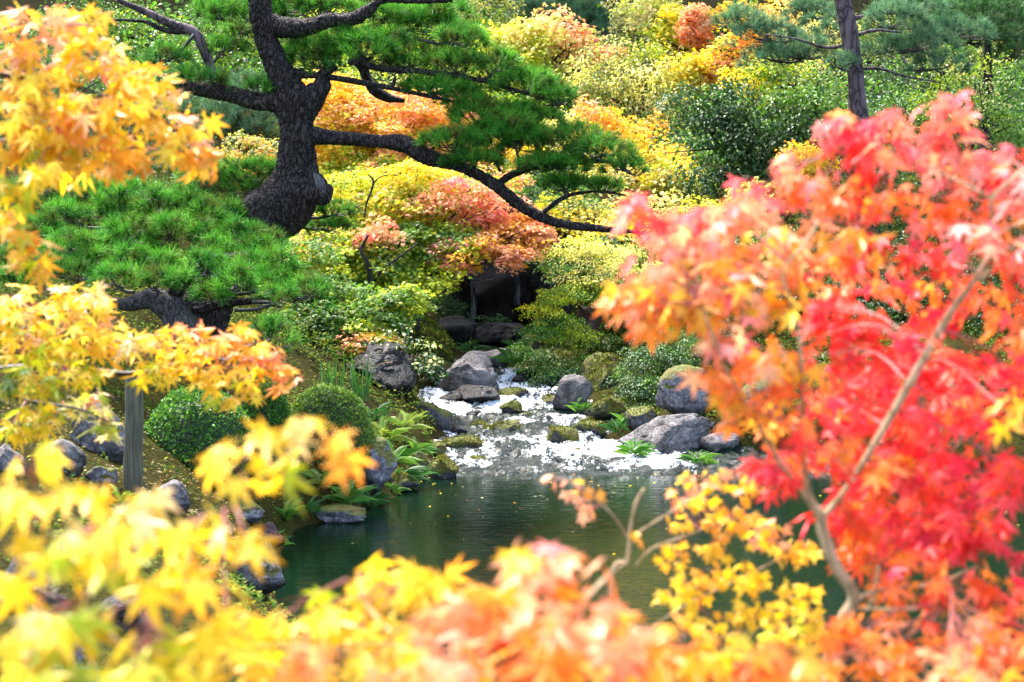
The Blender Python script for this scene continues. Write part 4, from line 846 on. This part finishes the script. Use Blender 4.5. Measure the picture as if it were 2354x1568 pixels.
cl.obj('ground_cover', M_MATTE, None, 'stuff'); COL.objects['ground_cover']['label'] = 'small leafy ground cover along both banks'
cl = Cloud(); n = 2500; X = rng.uniform(-3.6, -1.3, n); Y = rng.uniform(11, 15.5, n); Z = ground(X, Y)
cl.add(STAR, np.stack([X, Y, Z + .008], -1), droop_frames(n, -8, 8), rng.uniform(.008, .02, n), pal([(.20, .13, .03), (.30, .22, .04), (.12, .07, .02)], n))
cl.obj('fallen_leaves', M_LEAF, None, 'stuff'); COL.objects['fallen_leaves']['label'] = 'tiny dry fallen leaves on the mossy bank'

# tufts of moss standing on the mossy stones
MOSSB = (np.array([(-.3, 0, 0), (.3, 0, 0), (0, 1, 0)]), np.array([(0, 1, 2)]), np.array([0, 0, 1.]))
bpy.context.view_layer.update()
for (o, rx, ry, rz, am) in MOSSED:
    V = np.zeros(len(o.data.vertices) * 3, np.float32); o.data.vertices.foreach_get('co', V); V = V.reshape(-1, 3)
    N = np.zeros(len(V) * 3, np.float32); o.data.vertices.foreach_get('normal', N); N = N.reshape(-1, 3)
    msk = N[:, 2] * .6 + fbm(V * 6 + rx * 50, 15, 3) * 1.1; ok = np.where((msk > .62 - .45 * am) & (N[:, 2] > .05))[0]
    if len(ok) < 5: continue
    n = int(min(4500, 9000 * rx * max(ry, rz) * 4 * am)); i = rng.choice(ok, n)
    j = rng.normal(0, rx * .035, (n, 3)); j -= N[i] * np.sum(j * N[i], 1, keepdims=True)
    cl = Cloud(); td = N[i] + rng.normal(0, .5, (n, 3)); mc = pal([(.10, .12, .010), (.07, .10, .008), (.20, .19, .02), (.06, .045, .01)], n, jit=.2)
    cl.add(MOSSB, V[i] + j - N[i] * .004 + base(o), frames(td, rng.normal(0, 1, (n, 3))), rng.uniform(.010, .026, n), mc * .6, mc * 1.3)
    cl.obj('moss', M_LEAF, o, 'stuff')

# leaves that drifted onto the pond
cl = Cloud(); n = 150; X = rng.uniform(-1.2, 4, n); Y = 18.4 - rng.exponential(1.3, n); kp = Y > 12
cl.add(STAR, np.stack([X, Y, .006 + 0 * X], -1)[kp], droop_frames(n, -4, 4, tilt=.05)[kp], rng.uniform(.008, .022, n)[kp], pal(YEL + PALE + ORANGE[:1], n)[kp])
cl.obj('floating_leaves', M_MATTE, None, 'stuff'); COL.objects['floating_leaves']['label'] = 'tiny pale leaves drifting on the dark pond below the cascade'

# wooden post
yp = snap(303, 1122, 12.9); a = W(303, 1128, yp); b = W(309, 868, yp); r = 21 / PX(yp)
post = thing('wooden_post', 'weathered grey split wooden post holding up the yellow maple branch', 'post', a)
for nm, off, rr, sd_ in (('post', -.38, .68, 5), ('split_half', .42, .62, 9)):
    V, F = tube([a + [off * r, 0, -.15], (a + b) / 2 + [off * r + .004, 0, 0], b + [off * r * .8, 0, .03]], [r * rr * 1.05, r * rr, r * rr * .92], 18, 12, rough=.10, seed=sd_)
    obj('shaft' if nm == 'post' else nm, mesh_np(nm, V - base(post), tris(F), smooth=True), M_POST, post)

print('triangles', sum(len(o.data.polygons) for o in bpy.data.objects if o.type == 'MESH'))

# ------------------------------------------------------------------ the near maples
LEAFMESH = []
for k, (V, F, tip) in enumerate(NEAR + ROUNDISH):
    me = mesh_np('maple_leaf', V, F, np.repeat(tip[:, None], 3, 1)); me.materials.append(M_LEAFO); LEAFMESH.append(me)
def near_maple(name, label, cat, group, clusters, wood, bark, leaf_m, root_i=0, kinds=(0, 1, 2, 3, 4), lo=15, hi=78, face=.55, twigr=.0016, tips=(1, .68, .7), cover=2.6, twigm=None, tsides=5, thin=.88):
    """wood: list of branch lines (px, py, width px, y); the first starts at the ground.
    clusters: (px, py, y, rx px, ry px, palette). The largest 300 leaves are objects, the rest one mesh."""
    leaf_m *= 1.14; cover *= 5.6; twigr *= .65
    P0 = W(*[wood[0][0][i] for i in (0, 1, 3)]); g = float(ground(P0[0], P0[1]))
    t = thing(name, label, cat, (P0[0], P0[1], g), group); o = base(t); pts = []
    for i, L in enumerate(wood):
        P = [W(q[0], q[1], q[3]) for q in L]; R = [q[2] / PX(q[3]) / 2 * thin for q in L]
        if i == 0: P = [np.array([P0[0], P0[1], g - .05])] + P; R = [R[0] * 1.15] + R
        tube_obj('trunk' if i == 0 else 'branch', P, R, bark, t, 10, 8, .08, i)
        pts.append(catmull(P, 6))
    pts = np.concatenate(pts); tw = Cloud(); LP, LR, LS, LC, LK = [], [], [], [], []
    for (px, py, y, rx, ry, pa) in clusters:
        s = 1 / PX(y); c = W(px, py, y); rx_, ry_ = rx * s, ry * s; rd = max(.8 * rx_, .05)
        n = max(3, int(cover * math.pi * rx_ * ry_ / (leaf_m ** 2 * 1.15)))
        u = unit(rng.normal(0, 1, (n, 3))) * rng.uniform(0, 1, (n, 1)) ** .38
        pos = c + u * [rx_, rd, ry_]
        # twigs: one to the cluster, side twigs to the leaves
        q = pts[np.argmin(np.sum((pts - c) ** 2, 1))]; L0 = np.linalg.norm(c - q)
        mid = (q + c) / 2 + rng.normal(0, .04, 3) * L0 + [0, 0, .05 * L0]
        V, F = tube([q, mid, c], [twigr * 2.2, twigr * 1.7, twigr * 1.1], tsides, 5); tw.raw(V, tris(F), (.1, .03, .02)); tl = catmull([q, mid, c], 6)
        for k in range(0, n, 2):
            s0 = tl[rng.integers(len(tl) // 2, len(tl))]; V, F = tube([s0, (s0 + pos[k]) / 2 + rng.normal(0, .006, 3), pos[k]], [twigr, twigr * .7, twigr * .4], 3, 3); tw.raw(V, tris(F), (.1, .03, .02))
        az = np.where(rng.uniform(0, 1, n) < face, -math.pi / 2 + rng.normal(0, .8, n), np.arctan2(u[:, 1], u[:, 0]) + rng.normal(0, .6, n))
        LP.append(pos); LR.append(droop_frames(n, lo, hi, az, .45)); LS.append(leaf_m / 2 * rng.uniform(.72, 1.2, n) * 1.12); LC.append(pal(pa, n, jit=.09)); LK.append(rng.choice(kinds, n))
    tw.obj('twigs', twigm or M_RTWIG, t, 'stuff', smooth=True)
    LP, LR, LS, LC, LK = map(np.concatenate, (LP, LR, LS, LC, LK))
    sx = 1176.5 + F_PX * LP[:, 0] / LP[:, 1]; sz = LP[:, 2] - CAM_H; sy = 784 - F_PX * np.tan(np.arctan2(sz, LP[:, 1]) + PITCH)
    vis = (sx > -60) & (sx < 2410) & (sy > -60) & (sy < 1630)
    score = np.where(vis, LS / LP[:, 1], -1) - (LP[:, 1] * .004); order = np.argsort(-score); big = order[:300]; big = big[vis[big]]
    from mathutils import Matrix
    for k in big:
        ob = bpy.data.objects.new('leaf', LEAFMESH[LK[k]]); COL.objects.link(ob); ob.parent = t
        M = Matrix([[*(LR[k][i] * LS[k]), LP[k][i] - o[i]] for i in range(3)] + [[0, 0, 0, 1]]); ob.matrix_basis = M; ob.color = (*LC[k], 1)
    rest = np.setdiff1d(np.arange(len(LP)), big)
    if len(rest):
        cl = Cloud(); ALL = NEAR + ROUNDISH
        for kk in set(LK[rest]):
            m = rest[LK[rest] == kk]; cl.add(ALL[kk], LP[m], LR[m], LS[m], LC[m], LC[m] * np.array(tips))
        cl.obj('foliage', M_LEAF, t, 'stuff')
    print(name, 'leaves', len(LP)); return t

# A: orange yellow maple, upper left
near_maple('maple_tree', 'maple with orange and yellow leaves hanging in from the upper left corner', 'maple tree', None,
 [(50, 60, 4.0, 110, 60, GOLD + YEL + PEACH), (190, 40, 4.1, 70, 40, GOLD + YEL), (70, 150, 4.0, 120, 70, PEACH[1:2] + YEL + YEL + GOLD[1:2]), (200, 130, 4.0, 110, 70, PEACH[1:2] + PINK[2:] + GOLD[1:2] + YEL + YEL), (300, 180, 4.0, 90, 60, PEACH[1:2] + YEL + YEL + GOLD[1:2]), (80, 250, 3.9, 130, 70, PEACH[1:2] + YEL + YEL + GOLD[1:2]),
  (220, 260, 3.9, 120, 70, GOLD + PEACH + YEL), (350, 250, 4.0, 90, 70, PEACH[1:2] + YEL + YEL + GOLD[1:2]), (430, 300, 4.0, 70, 50, PEACH[1:2] + YEL + YEL + GOLD[1:2]), (480, 360, 4.0, 45, 36, GOLD + PEACH[:1]), (60, 340, 3.9, 110, 60, YEL + GOLD + LIME[:1]), (200, 340, 3.9, 110, 50, GOLD + YEL),
  (330, 340, 4.0, 100, 40, GOLD + YEL), (430, 370, 4.0, 60, 24, GOLD), (30, 420, 3.9, 60, 40, YEL + LIME), (90, 390, 3.8, 60, 30, YEL), (30, 500, 3.9, 60, 50, LIME + GOLD + YEL[:1]), (70, 570, 3.9, 50, 50, GOLD + LIME[:1]), (95, 620, 3.9, 30, 30, GOLD + PEACH), (160, 400, 4.0, 60, 24, YEL), (250, 385, 4.0, 70, 20, GOLD)],
 [[(-300, 1200, 60, 4.0), (-260, 500, 46, 4.0), (-120, 200, 26, 4.0), (60, 180, 14, 4.0), (240, 220, 9, 4.0), (400, 290, 6, 4.0)], [(-240, 450, 20, 4.0), (-60, 330, 12, 4.0), (120, 340, 7, 4.0), (260, 350, 5, 4.0)], [(-230, 520, 16, 4.0), (-60, 480, 9, 4.0), (40, 520, 6, 4.0), (90, 620, 4, 4.0)], [(-200, 350, 18, 4.0), (-60, 100, 12, 4.0), (100, 60, 7, 4.0), (220, 60, 4, 4.0)]],
 M_TWIG, .066)
# B: yellow branch resting on the post
near_maple('maple_tree', 'yellow maple whose long branch rests across the wooden post', 'maple tree', None,
 [(70, 700, 4.8, 120, 50, YEL + PALE[2:]), (180, 690, 4.8, 90, 45, YEL + PALE[2:]), (60, 780, 4.8, 120, 50, YEL + LIME + GOLD[:1]), (200, 770, 4.8, 120, 50, YEL + PEACH[1:2] + YEL), (320, 790, 4.8, 110, 40, YEL + PALE[2:]), (440, 790, 4.8, 100, 45, YEL + PEACH[1:]),
  (540, 790, 4.8, 90, 45, GOLD + PEACH + YEL), (620, 830, 4.8, 65, 42, GOLD + PEACH), (650, 870, 4.8, 36, 40, GOLD + PEACH), (500, 850, 4.8, 110, 36, YEL + GOLD[:1]), (340, 850, 4.8, 90, 34, YEL + LIME[:1]), (140, 850, 4.8, 130, 46, YEL + LIME), (50, 880, 4.7, 90, 60, LIME + GREEN + YEL[:1]),
  (560, 905, 4.8, 80, 30, YEL + LIME[:1]), (210, 930, 5.0, 70, 36, PALE + LIME + PEACH[:1]), (90, 960, 4.8, 80, 40, YEL + LIME), (240, 980, 5.0, 50, 30, PALE + LIME), (30, 980, 4.8, 60, 30, LIME + YEL)],
 [[(-300, 1300, 60, 4.9), (-200, 950, 44, 4.9), (-40, 860, 26, 4.9), (140, 845, 20, 4.9), (300, 860, 16, 4.9), (440, 830, 10, 4.9), (560, 830, 6, 4.9), (650, 860, 4, 4.9)], [(-120, 900, 18, 4.9), (0, 780, 12, 4.9), (140, 730, 7, 4.9), (220, 700, 4, 4.9)], [(-60, 880, 14, 4.9), (60, 920, 9, 4.9), (180, 940, 6, 4.9), (250, 970, 4, 4.9)]],
 M_TWIG, .064, cover=2.6, lo=0, hi=60)
# C: nearest yellow maple, lower left
near_maple('maple_tree', 'nearest yellow maple with large blurred leaves at the lower left', 'maple tree', None,
 [(560, 1030, 1.95, 90, 50, YEL), (690, 965, 1.95, 90, 36, YEL + PALE[2:]), (770, 1020, 1.95, 60, 60, YEL + GOLD), (540, 1100, 1.95, 60, 40, YEL), (660, 1090, 1.95, 60, 50, LIME + YEL[:1]), (60, 1080, 1.9, 90, 46, YEL), (140, 1140, 1.9, 110, 50, YEL), (300, 1180, 1.9, 130, 50, YEL + PALE[2:]),
  (450, 1230, 1.9, 120, 55, YEL + PALE[2:]), (560, 1240, 1.9, 50, 50, YEL), (200, 1230, 1.85, 110, 50, YEL + PALE), (120, 1300, 1.8, 100, 40, LIME + YEL), (260, 1310, 1.8, 90, 46, LIME + YEL), (420, 1340, 1.8, 130, 55, YEL + GOLD[:1] + LIME[:1]), (520, 1420, 1.8, 90, 50, YEL),
  (80, 1440, 1.75, 100, 45, YEL + PALE), (380, 1470, 1.8, 110, 60, LIME + YEL), (520, 1520, 1.8, 90, 40, YEL), (60, 1530, 1.7, 90, 40, LIME + YEL), (300, 1540, 1.7, 80, 36, LIME + YEL), (20, 1350, 1.8, 50, 40, YEL), (40, 1230, 1.85, 60, 40, YEL + LIME[:1]), (170, 1500, 1.75, 80, 50, YEL + LIME), (40, 1470, 1.75, 60, 40, YEL), (230, 1440, 1.8, 70, 40, YEL + PALE[2:]), (420, 1540, 1.8, 90, 40, YEL), (180, 1400, 1.8, 60, 30, LIME + YEL)],
 [[(330, 1700, 18, 1.95), (345, 1540, 14, 1.95), (330, 1400, 11, 1.95), (330, 1250, 8, 1.95), (420, 1200, 6, 1.95), (560, 1150, 5, 1.95), (640, 1060, 4, 1.95), (740, 990, 3, 1.95)], [(338, 1480, 9, 1.95), (200, 1400, 6, 1.95), (80, 1380, 4, 1.95)], [(330, 1300, 7, 1.95), (220, 1200, 5, 1.95), (80, 1120, 3, 1.95)]],
 M_TWIG, .066, cover=2.7, twigr=.0010)
# D: low yellow and orange maple along the bottom
near_maple('maple_tree', 'low maple of yellow and peach orange leaves along the bottom centre', 'maple tree', None,
 [(820, 1320, 2.2, 80, 40, YEL), (900, 1360, 2.2, 120, 50, YEL + LIME[:1]), (1010, 1340, 2.2, 80, 34, YEL + GOLD), (720, 1400, 2.2, 80, 40, YEL + LIME[:1]), (620, 1440, 2.1, 80, 50, YEL), (820, 1450, 2.1, 130, 50, YEL + LIME[:1]), (620, 1530, 2.0, 100, 40, YEL + GOLD), (850, 1530, 2.0, 130, 40, YEL + GOLD),
  (700, 1500, 1.75, 110, 50, PEACH + ORANGE), (1010, 1430, 1.9, 100, 60, PEACH + ORANGE), (1150, 1400, 1.8, 110, 60, ORANGE + PEACH), (1260, 1350, 1.9, 90, 50, PEACH + ORANGE), (1270, 1280, 2.0, 70, 34, PEACH + PINK[2:]), (1190, 1310, 2.0, 50, 34, YEL + PEACH), (1380, 1370, 1.9, 70, 50, ORANGE + PEACH), (1430, 1440, 1.8, 80, 60, ORANGE + PEACH),
  (1250, 1450, 1.75, 160, 60, ORANGE + PEACH + GOLD), (1000, 1530, 1.7, 160, 50, ORANGE + PEACH + YEL), (1250, 1540, 1.7, 160, 50, ORANGE + GOLD), (1480, 1530, 1.8, 140, 50, ORANGE + GOLD + YEL), (1640, 1540, 1.9, 110, 34, GOLD + ORANGE), (1760, 1550, 1.9, 100, 30, ORANGE + YEL), (1560, 1480, 1.9, 110, 50, GOLD + ORANGE), (1680, 1500, 1.9, 110, 40, GOLD + YEL), (1800, 1520, 1.9, 100, 40, ORANGE + GOLD), (1320, 1300, 1.95, 70, 40, PEACH + ORANGE), (1180, 1270, 2.0, 60, 34, YEL + PEACH), (960, 1310, 2.1, 80, 30, YEL), (1380, 1480, 1.8, 140, 60, ORANGE + PEACH), (1100, 1500, 1.75, 160, 60, ORANGE + PEACH), (760, 1440, 2.0, 120, 50, YEL), (900, 1470, 2.0, 120, 50, YEL + GOLD), (1080, 1360, 2.0, 60, 30, YEL + GOLD)],
 [[(1100, 1800, 24, 2.0), (1150, 1600, 18, 2.0), (1300, 1430, 12, 2.0), (1390, 1330, 9, 2.1), (1440, 1290, 7, 2.1)], [(1140, 1640, 12, 2.0), (950, 1500, 8, 2.0), (850, 1400, 6, 2.1), (800, 1330, 4, 2.1)], [(1180, 1580, 10, 2.0), (1450, 1500, 7, 1.9), (1650, 1540, 5, 1.9)], [(960, 1510, 7, 2.0), (760, 1500, 5, 1.9), (640, 1480, 4, 1.9)]],
 M_CREAM, .056, cover=2.8, twigr=.0010)
# E: the red maple
OR2 = ORANGE + RED[3:]; PO = PEACH + ORANGE
near_maple('maple_tree', 'big scarlet and orange maple with pale forked stem filling the right side', 'maple tree', None,
 [(2190, 240, 3.0, 50, 60, PINK + PINK + RED + PEACH), (2180, 310, 3.0, 80, 50, PINK + PINK + RED + PEACH), (1950, 280, 3.0, 80, 46, PINK + PINK + RED + PEACH), (2060, 270, 3.0, 70, 40, PINK + PEACH), (2030, 350, 3.0, 120, 50, PINK + RED + PEACH), (1930, 340, 3.0, 60, 44, RED + PINK), (2200, 380, 3.0, 110, 60, PINK + PEACH), (2310, 380, 3.0, 70, 70, PINK + PINK + RED + PEACH),
  (1800, 380, 3.0, 60, 44, PINK + PEACH), (1880, 430, 3.0, 110, 60, PO + PINK), (2030, 440, 3.0, 110, 60, PO + RED), (2180, 480, 3.0, 100, 60, PINK + ORANGE), (2310, 500, 3.0, 60, 60, PINK + ORANGE), (1740, 450, 3.0, 80, 50, PEACH + PINK), (1640, 500, 2.9, 110, 44, PEACH + PINK + RED[:1]), (1450, 470, 2.9, 50, 42, RED + PINK), (1500, 490, 2.9, 40, 26, RED + PINK), (1550, 540, 2.9, 80, 50, PEACH + PINK),
  (1750, 560, 2.9, 100, 60, PEACH + YEL + ORANGE[:1]), (1880, 560, 2.9, 110, 60, PEACH + GOLD), (2010, 560, 2.9, 100, 50, PINK + RED + GOLD), (2140, 590, 2.9, 80, 50, ORANGE + RED), (1480, 680, 2.8, 100, 60, PO + GOLD), (1600, 660, 2.8, 110, 70, PO + GOLD), (1720, 680, 2.8, 100, 60, PEACH + PINK + YEL), (1560, 740, 2.8, 130, 30, PO + GOLD), (1800, 720, 2.8, 60, 50, GOLD + YEL + ORANGE),
  (1900, 700, 3.1, 80, 44, RED), (2000, 740, 3.1, 110, 50, RED), (1920, 800, 3.1, 110, 60, RED + PINK[:1]), (2050, 830, 3.1, 100, 60, RED), (2330, 640, 3.0, 50, 60, ORANGE + RED), (2320, 740, 3.0, 60, 60, RED + OR2), (2270, 840, 3.1, 100, 50, RED), (1650, 850, 2.8, 80, 50, ORANGE + PEACH), (1720, 910, 2.8, 90, 60, ORANGE + GOLD), (1830, 860, 2.8, 80, 50, OR2 + GOLD), (1680, 960, 2.8, 50, 34, ORANGE),
  (1800, 960, 2.9, 70, 50, ORANGE + GOLD), (1930, 920, 3.0, 100, 60, RED + ORANGE), (2060, 960, 3.0, 110, 60, RED), (2230, 960, 3.0, 120, 60, RED + OR2), (2330, 960, 2.6, 40, 60, GOLD + YEL), (1900, 1040, 3.0, 110, 60, RED + ORANGE), (2040, 1080, 3.0, 120, 60, RED + OR2), (2230, 1090, 3.0, 140, 70, RED), (1760, 1060, 2.9, 50, 50, RED), (1800, 1100, 2.9, 60, 40, RED + ORANGE),
  (1960, 1180, 3.0, 120, 60, RED + OR2), (2130, 1210, 2.9, 140, 70, RED), (2290, 1230, 2.9, 90, 80, RED + OR2), (2010, 1280, 3.0, 90, 60, OR2), (2160, 1330, 2.8, 130, 70, OR2 + RED), (2300, 1380, 2.8, 80, 80, OR2 + RED), (2050, 1380, 3.0, 70, 50, ORANGE), (2180, 1450, 2.6, 150, 60, OR2 + PEACH), (2010, 1510, 2.5, 120, 50, ORANGE + PEACH[:1]), (2250, 1530, 2.4, 130, 50, ORANGE + PEACH), (1990, 1450, 2.5, 100, 50, OR2), (2320, 1480, 2.4, 80, 60, OR2), (2180, 1560, 2.3, 150, 40, ORANGE + PEACH), (1850, 1540, 2.4, 90, 40, ORANGE + GOLD), (2070, 1150, 3.2, 200, 160, RED), (2100, 900, 3.3, 240, 130, RED), (2340, 430, 2.9, 60, 60, PINK + PEACH), (1440, 700, 2.8, 60, 50, PEACH + GOLD), (1500, 620, 2.8, 70, 40, PEACH + PINK[2:]), (1530, 700, 2.75, 110, 40, PEACH + GOLD), (1480, 490, 2.85, 60, 30, PINK + RED), (1590, 560, 2.85, 80, 40, PEACH + PINK[2:]), (1700, 500, 2.85, 90, 40, PEACH + PINK[2:]), (2250, 550, 2.8, 70, 46, PINK + ORANGE), (2330, 580, 2.8, 50, 40, PEACH + RED), (1960, 640, 3.2, 170, 50, PEACH + RED + ORANGE), (2190, 690, 3.2, 120, 70, RED + ORANGE), (1650, 590, 2.9, 110, 44, PEACH + PINK + GOLD), (1790, 640, 2.85, 90, 50, PO + YEL), (1660, 780, 2.75, 70, 40, PEACH + PINK), (2330, 860, 3.0, 60, 60, RED), (2330, 1080, 2.8, 50, 80, RED), (2100, 770, 2.7, 60, 30, RED), (2000, 1060, 2.7, 70, 40, RED + ORANGE), (1850, 1000, 2.7, 50, 50, RED + OR2), (1780, 820, 2.7, 70, 40, PO)],
 [[(1900, 1750, 44, 2.9), (1925, 1470, 40, 2.9), (1962, 1375, 34, 2.9), (1925, 1310, 32, 2.9), (1893, 1230, 30, 2.9), (1885, 1185, 28, 2.9), (1850, 1140, 16, 2.9), (1790, 1060, 13, 2.85), (1720, 940, 11, 2.8), (1660, 830, 9, 2.75), (1610, 700, 6, 2.75)],
  [(1885, 1185, 18, 2.9), (1855, 1120, 16, 2.9), (1846, 980, 15, 2.85), (1842, 860, 14, 2.8), (1832, 740, 9, 2.8), (1800, 630, 8, 2.8), (1850, 560, 10, 2.8), (1880, 510, 6, 2.8)],
  [(1890, 1190, 18, 2.9), (1940, 1130, 15, 2.9), (2010, 1020, 19, 2.9), (2080, 900, 21, 2.9), (2130, 810, 22, 2.9), (2190, 710, 20, 2.9), (2235, 650, 18, 2.9), (2270, 590, 14, 2.9), (2285, 520, 12, 2.9), (2280, 460, 10, 2.9), (2340, 400, 8, 2.9), (2420, 330, 6, 2.9)],
  [(2235, 648, 14, 2.9), (2290, 618, 11, 2.9), (2340, 605, 9, 2.85), (2420, 560, 8, 2.8)], [(2275, 560, 10, 2.9), (2330, 520, 9, 2.85), (2420, 490, 8, 2.8)], [(2280, 460, 9, 2.9), (2230, 430, 7, 2.9), (2120, 380, 5, 2.95), (1990, 330, 4, 3.0)],
  [(1955, 1385, 16, 2.9), (2040, 1350, 12, 2.95), (2140, 1345, 8, 3.0), (2250, 1300, 6, 3.0)], [(1940, 1420, 14, 2.9), (2000, 1390, 10, 2.9), (2020, 1300, 7, 2.9)], [(1960, 1400, 11, 2.9), (2090, 1400, 8, 2.85), (2180, 1390, 6, 2.8)]],
 M_CREAM, .052, cover=2.3, twigr=.0012)
# F: small leaved yellow shrub by the pond
near_maple('small_leaved_bush', 'sparse bush of small rounded yellow leaves in front of the pond', 'bush', None,
 [(1275, 1105, 3.2, 34, 16, PEACH + PINK[2:]), (1335, 1125, 3.2, 44, 22, PEACH + GOLD), (1360, 1175, 3.2, 34, 16, PEACH + GOLD), (1455, 1230, 3.2, 22, 14, GOLD), (1650, 1100, 3.3, 90, 30, PEACH + YEL), (1600, 1140, 3.3, 60, 26, PEACH + YEL), (1720, 1120, 3.3, 40, 34, YEL + GOLD), (1580, 1200, 3.3, 60, 28, GOLD + YEL), (1680, 1180, 3.3, 60, 40, GOLD + YEL),
  (1550, 1280, 3.3, 46, 28, GOLD + YEL), (1640, 1260, 3.3, 50, 36, YEL + GOLD), (1760, 1230, 3.3, 60, 40, YEL + PEACH), (1830, 1270, 3.3, 60, 40, YEL + GOLD), (1600, 1340, 3.2, 70, 40, YEL + GOLD), (1700, 1330, 3.2, 70, 40, YEL), (1540, 1370, 3.2, 40, 30, YEL), (1620, 1420, 3.2, 50, 28, YEL + GOLD), (1740, 1400, 3.2, 80, 40, YEL), (1830, 1380, 3.2, 60, 50, YEL), (1800, 1450, 3.1, 90, 34, YEL + LIME[:1]), (1700, 1480, 3.1, 70, 26, YEL), (1880, 1440, 3.2, 40, 40, YEL)],
 [[(1400, 1750, 22, 3.2), (1405, 1340, 20, 3.2), (1440, 1290, 15, 3.2), (1448, 1220, 12, 3.2), (1460, 1160, 11, 3.2), (1480, 1122, 10, 3.2)],
  [(1450, 1250, 9, 3.2), (1420, 1200, 7, 3.2), (1390, 1165, 6, 3.2), (1340, 1120, 4, 3.2), (1280, 1098, 3, 3.2)], [(1448, 1240, 8, 3.2), (1480, 1215, 7, 3.2), (1560, 1165, 6, 3.2), (1640, 1110, 4, 3.25), (1700, 1090, 3, 3.3)],
  [(1460, 1300, 8, 3.2), (1500, 1260, 6, 3.2), (1580, 1230, 5, 3.25), (1680, 1190, 4, 3.3)], [(1420, 1500, 9, 3.2), (1560, 1400, 7, 3.2), (1700, 1330, 6, 3.2), (1820, 1270, 4, 3.3)], [(1420, 1560, 8, 3.2), (1600, 1480, 6, 3.2), (1800, 1430, 4, 3.2)]],
 M_CREAM, .030, kinds=(5, 6), thin=.62, cover=1.5, twigr=.0010, hi=70)
